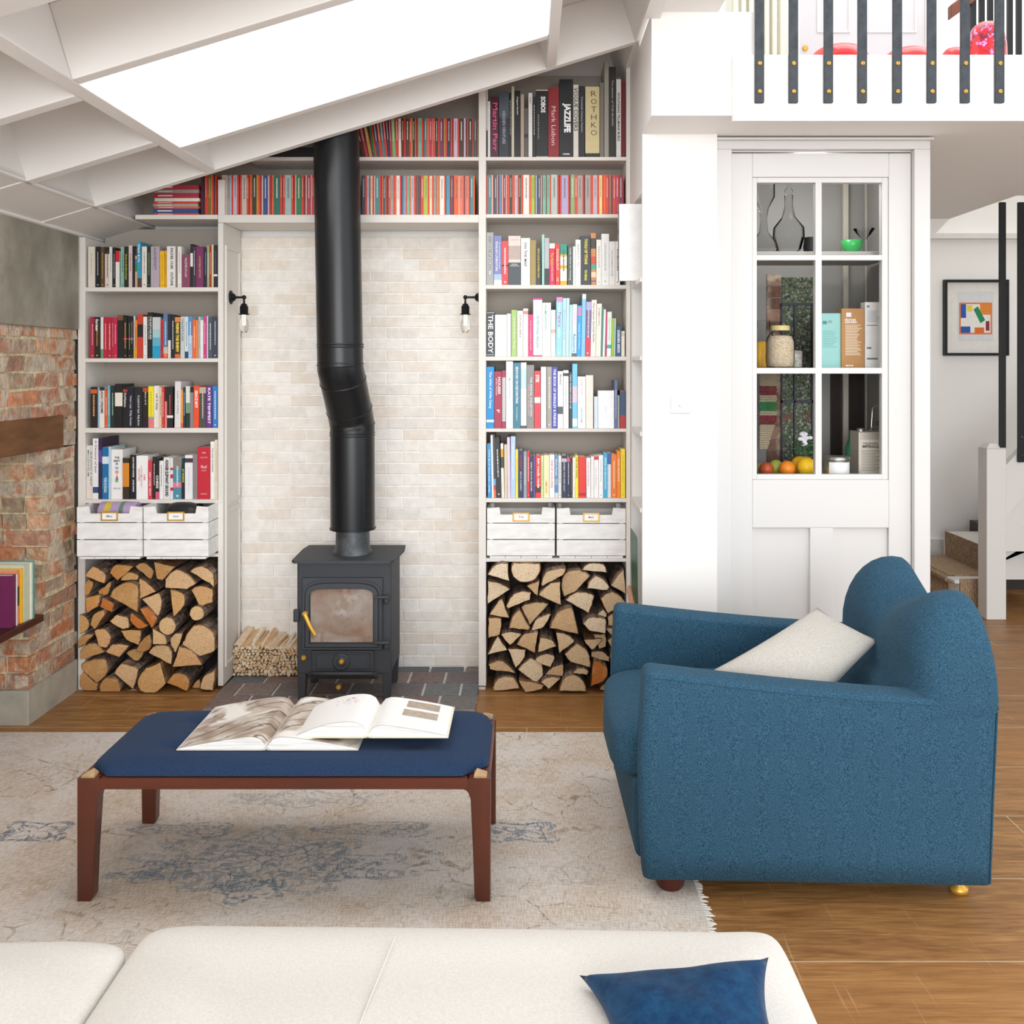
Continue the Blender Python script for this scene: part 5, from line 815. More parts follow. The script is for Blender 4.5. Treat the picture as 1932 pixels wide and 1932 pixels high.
# ---------------------------------------------------------------- bench
BX0,BX1,BY0,BY1=-1.296,-.1065,2.803,3.314; ZR0,ZR1=.331,.362; zg=.0095
be=thing('bench','low mahogany bench with a buttoned navy blue cushion top','bench',((BX0+BX1)/2,3.06,zg))
for (x,sx) in ((BX0,1),(BX1,-1)):
    for (y,sy) in ((BY0,1),(BY1,-1)):
        m=MB(); rg=[]
        for (z,wx,wy) in ((zg,.040,.036),(zg+.012,.046,.040),(.15,.050,.044),(.30,.057,.050),(ZR0,.066,.050),(ZR1,.066,.050)):
            rg.append([(x,y,z),(x+sx*wx,y,z),(x+sx*wx,y+sy*wy,z),(x,y+sy*wy,z)])
        m.loft(rg,smooth=False); m.build('leg',MAHOG,be,bevel=.004)
for y,sy in ((BY0,1),(BY1,-1)):
    a,b=BX0+.06,BX1-.06; pts=[(a,ZR1),(b,ZR1),(b,ZR0-.022)]+[(b-.022+.022*math.cos(t),ZR0-.022+.022*math.sin(t)) for t in (0.5,1.0,1.4)]+[(b-.03,ZR0),(a+.03,ZR0)]+[(a+.022-.022*math.cos(t),ZR0-.022+.022*math.sin(t)) for t in (1.4,1.0,.5)]+[(a,ZR0-.022)]
    m=MB().prism(pts,'y',y+sy*.002,y+sy*.026); m.build('rail',MAHOGX,be,bevel=.002)
for x,sx in ((BX0,1),(BX1,-1)): MB().box(min(x+sx*.002,x+sx*.026),max(x+sx*.002,x+sx*.026),BY0+.045,BY1-.045,ZR0,ZR1).build('rail',MAHOG,be,bevel=.002)
for x,sx in ((BX0,1),(BX1,-1)):
    for y,sy in ((BY0,1),(BY1,-1)):
        a,b=sorted((x+sx*.010,x+sx*.048)); c,d=sorted((y+sy*.006,y+sy*.038)); m=MB().box(a,b,c,d,ZR1,ZR1+.006); cx,cy=(a+b)/2,(c+d)/2
        m.add([(a,c,ZR1+.006),(b,c,ZR1+.006),(b,d,ZR1+.006),(a,d,ZR1+.006),(cx+sx*.01,cy+sy*.006,ZR1+.020)],[(0,1,4),(1,2,4),(2,3,4),(3,0,4)]); m.build('corner_cap',ENDG,be)
cxx,cyy=(BX0+BX1)/2,3.0585; nx,ny=66,30; top=[]; hx,hy=(BX1-BX0)/2-.008,(BY1-BY0)/2-.010
BT=[(cxx+i*.36,cyy+j*.105) for i in (-1,0,1) for j in (-1,1)]
def bz(x,y):
    u=(x-cxx)/hx; w=(y-cyy)/hy; e=max(0,1-abs(u)**9)**.4*max(0,1-abs(w)**5)**.45
    z=ZR1+.003+.038*e
    for bx_,by_ in BT:
        d2=((x-bx_)/.05)**2+((y-by_)/.03)**2; z-=.011*math.exp(-d2)
    return z
rows=[]
for j in range(ny+1):
    for i in range(nx+1):
        u=-1+2*i/nx; w=-1+2*j/ny
        x,y=cxx+u*hx,cyy+w*hy
        du,dw=hx-abs(x-cxx),hy-abs(y-cyy); k=.075
        if du+dw<k: 
            s_=(k-du-dw)/2; x-=math.copysign(s_,x-cxx); y-=math.copysign(s_,y-cyy)
        rows.append((x,y,bz(cxx+u*hx,cyy+w*hy)))
N=nx+1; fs=[(j*N+i,j*N+i+1,(j+1)*N+i+1,(j+1)*N+i) for j in range(ny) for i in range(nx)]
m=MB().add(rows,fs,None,0,True); m.add([(p[0],p[1],ZR1-.02) for p in rows],[f[::-1] for f in fs]); 
cu=m.build('cushion_top',NAVY,be)
for bx_,by_ in BT: MB().sq((bx_,by_,bz(bx_,by_)+.0005),(.007,.007,.003),1,1,12,8).build('button',NAVY,cu)
# ---------------------------------------------------------------- open books
def _photo():
    m=mat('page_photo','B8A898',.35,spec=.4); g=NG(m); v=g.obj(); w=g.new('TexWave',wave_type='BANDS'); w.inputs['Scale'].default_value=3.5; w.inputs['Distortion'].default_value=7; w.inputs['Detail'].default_value=3; w.inputs['Detail Scale'].default_value=1.2; g.l.new(g.obj((1,2.2,1),rot=(0,0,.6)),w.inputs['Vector'])
    n=g.noise(v,7,6,1.5); c=g.mix(g.rng(n,.4,.62),H('A08C7A'),H('DAD2C6')); c=g.mix(g.rng(w.outputs['Fac'],.0,.10,.8,0),c,H('4E423A')); n2=g.noise(v,5,3,.5); c=g.mix(g.rng(n2,.55,.62),c,H('F0ECE6')); g.l.new(c,g.b.inputs['Base Color']); return m
PHOTO=_photo(); GLOSS=mat('white_page','F4F3F1',.4)
EDGE=mat('page_edges','F2F0EC',.8,var=(300,.25),stretch=(.02,1,1))
def openbook(label,xs,wl,wr,y0,y1,zb,hump,covc,left_mat,right_mat,skew=0,riseL=0,riseR=0):
    t=thing('book',label,'book',(xs,(y0+y1)/2,zb),'open books on the bench')
    m=MB().hexa([(xs-wl-.006,y0-.004,zb),(xs-.012,y0-.004,zb),(xs-.012,y1+.004,zb),(xs-wl-.006,y1+.004,zb),(xs-wl-.006,y0-.004,zb+.003),(xs-.012,y0-.004,zb+.003),(xs-.012,y1+.004,zb+.003),(xs-wl-.006,y1+.004,zb+.003)],H(covc))
    m.box(xs+.012,xs+wr+.006,y0-.004,y1+.004,zb,zb+.003,H(covc)); m.tube([(xs,y0-.003,zb+.006),(xs,y1+.003,zb+.006)],.006,8,H(covc)); m.box(xs-.013,xs+.013,y0-.003,y1+.003,zb,zb+.0025,H(covc))
    parts=[]
    def prof(w,sg,rise):
        n=14; tp=[]
        for i in range(n+1):
            f=i/n; z=zb+.004+hump*( (1-f)**.9*(1-math.exp(-f*16))*1.25+.28*(1-f)*f)+.004*(1-f)+rise*f*(1-f)*2
            if i==0: z=zb+.009
            tp.append((xs+sg*w*f,max(z,zb+.0045)))
        return tp
    for w,sg,mt,rise,nm in ((wl,-1,left_mat,riseL,'left'),(wr,1,right_mat,riseR,'right')):
        tp=prof(w,sg,rise); poly=tp+[(xs+sg*w,zb+.0032),(xs+sg*.001,zb+.0032)]
        m2=MB().prism(poly,'y',y0,y1); parts.append(m2.build('page_block',EDGE,t))
        m3=MB(); n=len(tp); vs=[(a,y0+.001,b+.0012) for a,b in tp]+[(a,y1-.001,b+.0012) for a,b in tp]
        m3.add(vs,[(i,i+1,n+i+1,n+i) for i in range(n-1)],None,0,True); parts.append(m3.build('open_page',mt,t)); parts[-1]['_p']=0; del parts[-1]['_p']
    m.build('cover',COVER,t)
    return t,prof
zt=ZR1+.003+.0385
b1,pf1=openbook('open art book with brown photograph pages, lying on the left of the navy bench',-.778,.262,.268,2.908,3.262,zt,.030,'D8D4D0',PHOTO,PHOTO)
b2,pf2=openbook('open book with white pages and small prints, overlapping the photograph book on the bench',-.478,.215,.235,2.925,3.175,zt+.0305,.028,'F0EAD0',GLOSS,GLOSS,riseL=.03)
for o in list(b2.children): pass
def patch(t,pf,w,sg,f0,f1,y0,y1,cols,name,seedn=0):
    tp=pf(w,sg,.03 if sg<0 else 0); n=len(tp)-1; m=MB()
    def zz(f): 
        i=min(int(f*n),n-1); k=f*n-i; a,b=tp[i],tp[i+1]; return (a[0]+(b[0]-a[0])*k,a[1]+(b[1]-a[1])*k+.0019)
    st_=8
    for i in range(st_):
        a,b=zz(f0+(f1-f0)*i/st_),zz(f0+(f1-f0)*(i+1)/st_); m.quad((a[0],y0,a[1]),(b[0],y0,b[1]),(b[0],y1,b[1]),(a[0],y1,a[1]),H(cols))
    return m.build(name,mat('printed_picture','FFFFFF',.5,attr=True,var=(60,.35),stretch=(1,3,1)),t)
patch(b2,pf2,.235,1,.40,.84,3.100,3.155,'B0A08E','printed_picture'); patch(b2,pf2,.235,1,.38,.84,3.025,3.078,'B8A896','printed_picture')
for k in range(46):
    f=R.gauss(.42,.1); y=R.gauss(3.115,.02); f=min(max(f,.2),.7); y=min(max(y,3.05),3.16); patch(b2,pf2,.215,-1,f,f+.018,y,y+.004,R.choice(('E8A8A0','D87A78','E8C0C8','B8A8D0')),'print_mark') if k<30 else None
# ---------------------------------------------------------------- armchair (built square, then turned a little)
ang=math.radians(-2.0); AC=Vector((.80,3.2,0)); AM=Matrix.Translation(AC)@Matrix.Rotation(ang,4,'Z')@Matrix.Translation(-AC)
ac=thing('armchair','deep blue felt armchair with curved camel back, turned side-on','armchair',(.8,3.2,0.0))
def ap(name,mb,mt=FELT,**k): mb.xf(AM); return mb.build(name,mt,ac,**k)
NYa,FYa=2.80,3.66; FXa,BXa=.349,1.360
def atop(f): return .666-.080*f-.010*math.sin(f*math.pi)
def armmesh(yo,yi,FXa=.349):
    rings=[]; y0,y1=min(yo,yi),max(yo,yi); r=.03
    ds=[0,.003,.009,.018,.03,.05,.09]+[.09+i*(BXa-FXa-.10)/18 for i in range(1,19)]+[BXa-FXa-.004,BXa-FXa]
    for d in ds:
        f=d/(BXa-FXa); ins=r*(1-math.sqrt(max(0,1-(1-min(d/r,1))**2)))*.8; e=BXa-FXa-d; ins=max(ins,.008*(1-min(1,e/.008)))
        zt_=atop(f)-ins; a,b=y0+ins,y1-ins; pts=[]; zb=.066
        def pt(y,z):
            x=FXa+d-(.024*max(0,min(1,(.62-z)/.55)) if f>.5 else 0)*(f-.5)*2-.012*math.sin(max(0,min(1,(z-.07)/.55))*math.pi)*(1-f)
            return (x,y,z)
        zs=[zb+(zt_-.018-zb)*k/7 for k in range(8)]
        pts=[pt(a,z) for z in zs]
        for k in range(1,6): t=math.pi/2*k/5; pts.append(pt(a+.020-.020*math.cos(t),zt_-.018+.018*math.sin(t)))
        pts.append(pt((a+b)/2,zt_+.005))
        for k in range(5,0,-1): t=math.pi/2*k/5; pts.append(pt(b-.020+.020*math.cos(t),zt_-.018+.018*math.sin(t)))
        pts+=[pt(b,z) for z in zs[::-1]]
        rings.append(pts)
    return MB().loft(rings)
ap('arm',armmesh(NYa,NYa+.115)); ap('arm',armmesh(FYa,FYa-.115,.306))
ap('front_rail',MB().hexa([(.336,NYa+.11,.068),(.47,NYa+.11,.068),(.47,FYa-.11,.068),(.303,FYa-.11,.068),(.325,NYa+.11,.31),(.47,NYa+.11,.31),(.47,FYa-.11,.31),(.296,FYa-.11,.31)]),bevel=.02,seg=3)
ap('seat_base',MB().box(.471,1.12,NYa+.112,FYa-.112,.09,.309))
m=MB().sq((.648,(NYa+FYa)/2,.372),(.367,(FYa-NYa)/2-.117,.085),.32,.25,48,22)
m.v=[(p[0]-(.03*max(0,1-((p[1]-3.23)/.33)**2) if p[0]<.5 else 0),p[1],p[2]+.012*max(0,1-((p[0]-.66)/.36)**2)) for p in m.v]
ap('seat_cushion',m)
rings=[]; n=60
def camel(t): return .806+.062*math.exp(-((t-.20)/.16)**2)+.064*math.exp(-((t-.80)/.15)**2)-.026*math.exp(-((t-.5)/.09)**2)
XB=1.366
for i in range(n+1):
    a=-math.pi/2+math.pi*i/n; t=.5+.5*math.sin(a); y=NYa-.004+(FYa-NYa+.008)*t; h=camel(t); e=min(t,1-t)
    k=max(0,min(1,e/.17)); rnd=max(0,1-(1-k)**2.5)**(1/2.5); zc0=.588-.022*(1-rnd); h=zc0+.012+(h-zc0-.012)*rnd
    ins=.09*(1-rnd)
    yl=min(max(y,NYa+.03),FYa-.03)
    pts=[(XB-.05,yl,.08),(XB-.04,yl,.30),(XB-.03,yl,.50),(XB-.010,min(max(y,NYa+.012),FYa-.012),zc0-.012)]
    xa,xb_=1.135+ins,XB-ins*.12; pk=.70; xm=xa+(xb_-xa)*pk; hz=h-zc0
    m_=16
    for q_ in range(m_+1):
        b=math.pi*q_/m_; cc,ss=math.cos(b),math.sin(b)
        x=xm+(xb_-xm)*abs(cc)**.55 if cc>=0 else xm-(xm-xa)*abs(cc)**.95
        pts.append((x,y,zc0+hz*((ss**.62 if cc>0 else ss**.75) if ss>1e-6 else 0)))
    pts+=[(1.105+ins*.6,y,zc0-.03),(1.075,yl,.50),(1.055,yl,.42),(1.05,yl,.30),(1.09,yl,.08)]
    rings.append(pts)
ap('backrest',MB().loft(rings))
L_=BXa-FXa
m=MB(); m.tube([(FXa+.018+f/20*(L_-.018),NYa+.001,atop(f/20)-.016) for f in range(0,21)],.0028,6); ap('piping',m)
m=MB(); m.tube([(BXa-.024,NYa+.002,.07),(BXa-.016,NYa+.002,.3),(BXa-.004,NYa+.002,.56)],.0028,6); ap('piping',m)
# gathers where the back meets the side
m=MB()
for k in range(6): z=.60+k*.035; m.tube([(XB-.085+.006*k,NYa+.022+.010*k,z+.012),(XB-.045,NYa+.012+.009*k,z+.004),(XB-.012-.002*k,NYa+.03+.012*k,z)],[.0008,.0022,.0008],5)
ap('gathered_fold',m)
ap('foot',MB().lathe([(.034,.0095),(.040,.018),(.050,.065),(.050,.072)],(.435,NYa+.075,0),24),mat('dark_red_wood','4E2016',.35)); ap('foot',MB().lathe([(.034,.0095),(.040,.018),(.050,.065),(.050,.072)],(.435,FYa-.075,0),24),MT['dark_red_wood'])
for y in (NYa+.09,FYa-.09): ap('caster',MB().lathe([(.022,.0005),(.027,.004),(.027,.016),(.016,.022),(.016,.075)],(1.282,y,0),20),BRASS)
# cushion on the chair
A,B_,Cq,Dq=P(1334,1270,3.05),P(1542,1146,3.33),P(1658,1208,3.20),P(1530,1350,2.96)
m=MB().pillow([A,B_,Cq,Dq],.10,20,.06); cu1=tag(m.build('cushion',LINEN,base=True,weld=True),'pale linen cushion lying inside the blue armchair','cushion')
# ---------------------------------------------------------------- sofa in the foreground
so=thing('sofa','cream linen sofa in the foreground, seen from behind the seat','sofa',(-.4,1.2,0))
def sop(name,mb,mt=CREAM,**k): return mb.build(name,mt,so,**k)
sop('base',MB().box(-2.1,.47,.35,1.86,.08,.31),bevel=.04,seg=4)
for x in (-2.0,.38):
    for y in (.45,1.76): sop('foot',MB().box(x-.03,x+.03,y-.03,y+.03,.009,.082),MT['dark_red_wood'])
def softc(x0,x1,y0,y1,z0,z1,seed):
    rr=random.Random(seed); ph=[rr.uniform(0,6) for _ in range(6)]
    m=MB().sq(((x0+x1)/2,(y0+y1)/2,(z0+z1)/2),((x1-x0)/2,(y1-y0)/2,(z1-z0)/2),.26,.06,128,40)
    out=[]
    for p in m.v:
        if p[2]>(z0+z1)/2:
            fx_=(p[0]-x0)/(x1-x0); fy_=(p[1]-y0)/(y1-y0)
            d=.012*math.sin(math.pi*fx_)*math.sin(math.pi*fy_)+.004*math.sin(9*p[0]+ph[0]+3*p[1])+.0025*math.sin(23*p[0]+ph[1])+.002*math.sin(31*p[1]+14*p[0]+ph[2])
            d-=.016*math.exp(-((p[0]-(-.245+.10*(p[1]-1.9)))/.012)**2) if x1>0 else 0
        else: d=0
        out.append((p[0],p[1]+.004*math.sin(11*p[0]+ph[3])*(1 if p[1]>1.7 else 0),p[2]+d))
    m.v=out; return m
sop('seat_cushion',softc(-.757,.495,.45,1.925,.29,.463,3)); sop('seat_cushion',softc(-2.05,-.759,.45,1.885,.29,.458,5))
sop('piping',MB().tube([(-.2435+.10*(y-1.9),y,.474) for y in (1.84,1.75,1.65,1.55,1.45)],.0016,6))
A,B_,Cq,Dq=Vector((.085,1.69,.535)),Vector((.395,1.655,.575)),Vector((.40,1.35,.50)),Vector((.09,1.36,.50))
# velvet cushion: two far corners from the picture, lying on the seat
A=P(1093,1840,1.70); B_=P(1450,1806,1.66); Cq=P(1520,2088,1.42); Dq=P(1170,2088,1.42)
m=MB().pillow([A,B_,Cq,Dq],.105,26,.17,None,0,.12); tag(m.build('cushion',VELVET,base=True,weld=True),'deep blue velvet cushion on the cream sofa','cushion')
# ---------------------------------------------------------------- loft
YB=3.849
for i,u in enumerate((1433,1497,1563,1627,1693,1758,1821,1886,1950)):
    yb=3.838; x=X(u,yb); w=.0175; zb=Z(193,3.83)
    t=thing('baluster','flat dark steel baluster screwed to the loft fascia, %s from the left'%ordw(i+1),'baluster',(x,yb,zb),'steel balusters along the loft edge')
    if i==8: pass
    MB().box(x-w,x+w,3.832,3.849,zb,3.78).build('bar',STEEL,t,bevel=.002)
    for v in (119,172):
        z=Z(v,3.83); sc_=MB().lathe([(.0085,3.8315),(.0085,3.8295),(.006,3.828)],(x,0,z),14,'y').build('screw',BRASS,t)
        m=MB().box(-.0065,.0065,3.8274,3.8281,-.0009,.0009,H('5A4420')); a=R.uniform(0,3); m.v=[(x+p[0]*math.cos(a)-p[2]*math.sin(a),p[1],z+p[0]*math.sin(a)+p[2]*math.cos(a)) for p in m.v]; m.build('slot',INK,sc_)
m=MB().box(.85,4.0,3.82,3.86,3.782,3.83); tag(m.build('handrail',mat('handrail_wood','6A3A28',.4),base=True,bevel=.006),'loft handrail on top of the steel balusters','handrail')
# radiator
ry=5.1; rt=thing('radiator','cream column radiator standing in the loft','radiator',(X(1432,ry),ry,2.76)); CR=mat('radiator_enamel','DAD6C4',.4)
for i,u in enumerate((1385,1399.5,1414,1428.5,1443,1457.5,1472)):
    x=X(u,ry); m=MB()
    for d in (-.04,.04): m.tube([(x,ry+d,2.82),(x,ry+d,3.72)],.014,10)
    m.sq((x,ry,3.73),(.019,.06,.05),.7,.7,12,8); m.sq((x,ry,2.83),(.019,.06,.05),.7,.7,12,8); m.box(x-.006,x+.006,ry-.03,ry+.03,2.80,3.0); m.build('column',CR,rt)
for u in (1392,1464): MB().box(X(u,ry)-.02,X(u,ry)+.02,ry-.05,ry+.05,2.7605,2.80).build('foot',CR,rt)
p=P(1419,97,4.95); MB().sq(p,(.028,.02,.028),1,1,14,10).build('valve',BLACK,rt)
REDP=mat('red_gloss','D0101A',.15,spec=.6,coat=.5)
def redseat(u,v,w,lab):
    y=4.7; x=X(u,y); zt_=Z(v,y); r=w; m=MB().sq((x,y,(2.761+zt_)/2),(r,r,(zt_-2.761)/2),.6,1,32,18); tag(m.build('pouffe',REDP,base=True),lab,'pouffe','red pouffes on the loft floor')
redseat(1583,88,.15,'glossy red rounded pouffe seen between the third and fourth loft balusters'); redseat(1716,92.5,.14,'glossy red pouffe seen between the fifth and sixth loft balusters'); redseat(1800,90.5,.068,'glossy red pouffe just left of the patterned red cushion in the loft')
def _pat():
    m=mat('red_pattern','C8101C',.25,coat=.4); g=NG(m); v=g.obj((9,9,9)); n=g.noise(v,1.2,4,2); n2=g.noise(v,1.7,4,2.5); c=g.mix(g.rng(n,.52,.56),H('D0101A'),H('7A1030')); c=g.mix(g.rng(n2,.58,.62),c,H('C88ADA')); g.l.new(c,g.b.inputs['Base Color']); return m
y=4.45; m=MB().sq((X(1861,y),y,(2.761+Z(42,y))/2),(.085,.085,(Z(42,y)-2.761)/2),.7,.9,32,20); tag(m.build('pouffe',_pat(),base=True),'tall patterned red and purple cushion behind the seventh loft baluster','pouffe')
# loft stair rail at the back
m=MB().hexa([(X(1795,4.9),4.9,Z(34,4.9)),(X(1940,4.9),4.9,Z(-70,4.9)),(X(1940,4.9),4.95,Z(-70,4.9)),(X(1795,4.9),4.95,Z(34,4.9)),(X(1795,4.9),4.9,Z(8,4.9)),(X(1940,4.9),4.9,Z(-98,4.9)),(X(1940,4.9),4.95,Z(-98,4.9)),(X(1795,4.9),4.95,Z(8,4.9))])
tag(m.build('handrail',MT['handrail_wood'],base=True,bevel=.008),'brown wooden stair handrail at the back of the loft','handrail')
for i,u in enumerate((1836,1852,1868,1905,1922)):
    m=MB().box(X(u,4.925)-.012,X(u,4.925)+.012,4.915,4.935,2.761,Z(24-(u-1795)*.72,4.925)); tag(m.build('baluster',BLACK,base=True),'thin dark stair baluster under the brown loft handrail, %s from the left'%ordw(i+1),'baluster','dark balusters of the loft stair')
# ---------------------------------------------------------------- stairwell
fy=7.185; t=thing('framed_picture','black framed abstract print hanging in the stairwell','picture',(X(1840,fy),fy,Z(600,fy)))
def fb(name,u0,u1,v0,v1,ya,yb,mt,col=None,**k): return MB().box(X(u0,fy),X(u1,fy),ya,yb,Z(v1,fy),Z(v0,fy),H(col) if col else None).build(name,mt,t,**k)
m=MB()
for (a,b,c,e) in ((1780,1901,528,533),(1780,1901,666,671),(1780,1785,533,666),(1896,1901,533,666)): m.box(X(a,fy),X(b,fy),fy-.025,fy+.014,Z(e,fy),Z(c,fy))
m.build('frame',BLACK,t); fb('mount',1785,1896,533,666,fy-.004,fy,MATTE,'E4E2DC'); sh=fb('print_sheet',1807,1874,550,642,fy-.006,fy-.004,MATTE,'D8DADC')
m=MB()
def blk(pts,c,d): m.add([(X(u,fy),fy-.0065-d*.0002,Z(v,fy)) for u,v in pts],[tuple(range(len(pts)))],H(c))
blk([(1809,571),(1871,571),(1871,631),(1809,631)],'DD7C46',0); blk([(1812,574),(1868,574),(1868,628),(1812,628)],'E8E6E0',1); blk([(1848,574),(1868,574),(1868,594),(1848,594)],'E08A3A',2); blk([(1812,574),(1822,574),(1822,600),(1812,600)],'2A5AA8',2); blk([(1824,576),(1834,576),(1834,588),(1824,588)],'E8D04A',2); blk([(1836,584),(1844,578),(1858,604),(1849,610)],'1E8A5A',3); blk([(1812,616),(1830,616),(1830,628),(1812,628)],'2A5AA8',2); blk([(1838,618),(1856,618),(1856,628),(1838,628)],'E0702A',2); blk([(1859,606),(1866,606),(1866,624),(1859,624)],'8A2A3A',2)
m.build('artwork',MATTE,sh)
# newel, string, step
ST=GREYP
t=thing('newel_post','pale grey square newel post at the foot of the stairs','post',(2.86,6.0,0))
MB().box(2.80,2.92,5.94,6.06,0,Z(845,6)).build('shaft',ST,t,bevel=.006); m=MB().add([(2.80,5.94,Z(845,6)),(2.92,5.94,Z(845,6)),(2.92,6.06,Z(845,6)),(2.80,6.06,Z(845,6)),(2.83,5.97,Z(836,6)),(2.89,5.97,Z(836,6)),(2.89,6.03,Z(836,6)),(2.83,6.03,Z(836,6))],[(0,1,5,4),(1,2,6,5),(2,3,7,6),(3,0,4,7),(4,5,6,7)]); m.build('cap',ST,t)
m=MB().box(3.24,4.0,6.75,7.14,0,.42,H('3A3632')); struct(m.build('trim_8',COVER),'dark box standing in for the shade under the stairs','shade box')  # dark box added so the space under the stairs looks shaded
t=thing('staircase','grey painted stairs with woven carpet runner','stairs',(2.9,6.5,0))
MB().prism([(2.92,Z(979,6)),(2.92,Z(880,6)),(3.9,Z(880,6)+1.0),(3.9,Z(979,6)+1.15)],'y',5.97,6.03).build('string_board',ST,t)
MB().prism([(2.92,Z(1060,6.2)),(2.92,Z(990,6.2)),(3.9,Z(985,6.2)+.15),(3.9,Z(1030,6.2)+.5)],'y',6.1,6.14).build('string_board',ST,t)
MB().box(2.9205,3.9,6.035,6.05,Z(1040,6.04),Z(930,6.04)).build('string_board',ST,t); MB().box(2.74,3.0,6.20,6.95,.0,.165).build('riser',ST,t); MB().box(2.71,3.02,6.18,6.98,.165,.19).build('tread',ST,t,bevel=.008)
MB().box(2.99,3.3,6.2,7.0,.19,.36).build('riser',ST,t); 
def _sis():
    m=mat('woven_sisal','A0856A',.95); g=NG(m); w=g.new('TexWave',wave_type='BANDS'); w.inputs['Scale'].default_value=28; w.inputs['Distortion'].default_value=6; w.inputs['Detail Scale'].default_value=4; g.l.new(g.obj(),w.inputs['Vector']); g.l.new(g.mix(w.outputs['Fac'],H('7E6850'),H('C0A486')),g.b.inputs['Base Color']); g.bump(w.outputs['Fac'],.5); return m
SIS=_sis(); m=MB(); m.prism([(2.765,.005),(2.765,.195),(2.72,.195),(2.70,.180),(2.70,.16),(2.72,.15),(2.73,.005)],'y',6.3,6.95); m.box(2.72,2.985,6.3,6.95,.1905,.2); m.box(2.977,2.989,6.3,6.95,.2,.37); m.box(2.74,2.985,6.172,6.179,.02,.2); m.build('carpet_runner',SIS,t)
for i,(u,vt,vb,w) in enumerate(((1891,380,932,6),(1926,360,872,6.5))):
    y=5.955; x=X(u,y); t=thing('baluster','%s black stair baluster in front of the stairwell picture'%('left' if i==0 else 'right'),'baluster',(x,y,Z(vb,y)),'black stair balusters by the newel post')
    MB().box(x-.019,x+.019,5.945,5.965,Z(vb,y),2.548 if i==0 else 2.548).build('bar',BLACK,t,bevel=.002)
    for v in (vb-14,vb-48): MB().lathe([(.009,5.944),(.007,5.941)],(x,0,Z(v,y)),12,'y').build('screw',STEEL,t)
# ---------------------------------------------------------------- pantry behind the glazed door
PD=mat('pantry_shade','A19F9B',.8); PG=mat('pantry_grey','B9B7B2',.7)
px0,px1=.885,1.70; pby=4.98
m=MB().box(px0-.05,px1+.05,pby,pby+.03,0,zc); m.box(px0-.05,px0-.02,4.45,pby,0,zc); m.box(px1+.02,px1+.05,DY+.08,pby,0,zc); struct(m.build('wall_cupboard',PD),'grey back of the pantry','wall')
sz=[1.55+213*4.45/F,1.539,1.048]
pt=thing('pantry_shelves','grey shelves inside the pantry','shelves',(1.28,4.6,1.0))
for z in sz: MB().box(px0,px1,4.395,pby-.12,z-.016,z).build('shelf',PG,pt,bevel=.002)
# window-frame reflections in the door panes, built as pale bars over a dark sheet
yi=pby-.02; wf=thing('window_reflection','window reflection modelled as pale bars and a dark sheet behind the pane','window',(1.4,yi,1.1))
m=MB().box(X(1568,yi),X(1690,yi),yi+.004,yi+.018,1.0,1.52); m.build('reflected_pane',mat('reflected_pane','3A332F',.1,spec=.6,var=(4,.4)),wf)
for u in (1594,1636): MB().box(X(u-5,yi),X(u+5,yi),yi-.02,yi+.003,1.0,2.5).build('reflected_bar',mat('reflected_bar_tone','CFC8BA',.5),wf,bevel=.003)
yi2=pby-.018; gw=thing('garden_reflection','reflection of a garden window with plants, modelled at the left back of the pantry','window',(1.2,yi2,1.0))  # garden window reflected in the door glass, built here as solid parts
def _leaf():
    m=mat('reflected_garden','3E5232',.6); g=NG(m); v=g.obj(); n=g.noise(v,55,7,.3,.7); n2=g.noise(v,85,5,.2); c=g.mix(g.rng(n,.4,.6),H('2A3426'),H('6E7A58')); c=g.mix(g.rng(n2,.56,.64),c,H('B4B4AC')); n3=g.noise(v,9,3); c=g.mix(g.rng(n3,.6,.66,0,.8),c,H('7A4A3A')); g.l.new(c,g.b.inputs['Base Color']); return m
MB().box(X(1476,yi2),X(1534,yi2),yi2+.004,yi2+.016,1.05,2.0).build('reflected_planting',_leaf(),gw)
for (a,b,c,e) in ((1473,1476,575,900),(1497,1500,575,900),(1530,1536,575,900),(1473,1536,572,576),(1473,1536,755,760)): MB().box(X(a,yi2),X(b,yi2),yi2-.012,yi2+.003,Z(e,yi2),Z(c,yi2)).build('reflected_frame_bar',STEEL,gw)
m=MB(); z=1.06
while z<2.0:
    x=X(1446,pby)-(.03 if int(z*100)%2 else 0)
    m.box(X(1446,pby),X(1472,pby),pby-.012,pby-.001,z,z+.055,H(R.choice(['8A6656','9A7462','B08A74','7A5A4C']))); z+=.06
tag(m.build('reflected_brick',BRICKR,base=True),'strip of pink brick reflected in the left door panes, modelled behind them','reflection')  # brick reflected in the door glass, built as a strip behind it
# macrame hanging reflected in the door glass, built as knots behind the pane
yk2=4.80; m=MB(); W0,W1=X(1434,yk2),X(1466,yk2)
z0,z1=Z(850,yk2),Z(705,yk2); rows=34
for r in range(rows):
    z=z1-(z1-z0)*r/rows; wd=1 if r<20 else 1-(r-20)/14*.6; c='C2B498'
    if 6<=r<=9 or 19<=r<=22: c='8A2E38'
    elif 13<=r<=16: c='2E8A50'
    nn=12
    for k in range(nn):
        a=W0+(W1-W0)*(k+.1+.4*(r%2))/nn*wd; m.sq((a,yk2+R.uniform(-.002,.002),z),(.0042,.004,.0058),1,1,6,4,H(c))
tag(m.build('macrame_reflection',MATTE,base=True),'reflection of a macrame hanging with red and green stripes, modelled behind the lower left pane','wall hanging')
def gmat(n,c,r=.3): return mat(n,c,r)
s1,s2,s3=sz[0],sz[1],sz[2]
yg=4.50
def at(u): return X(u,yg)
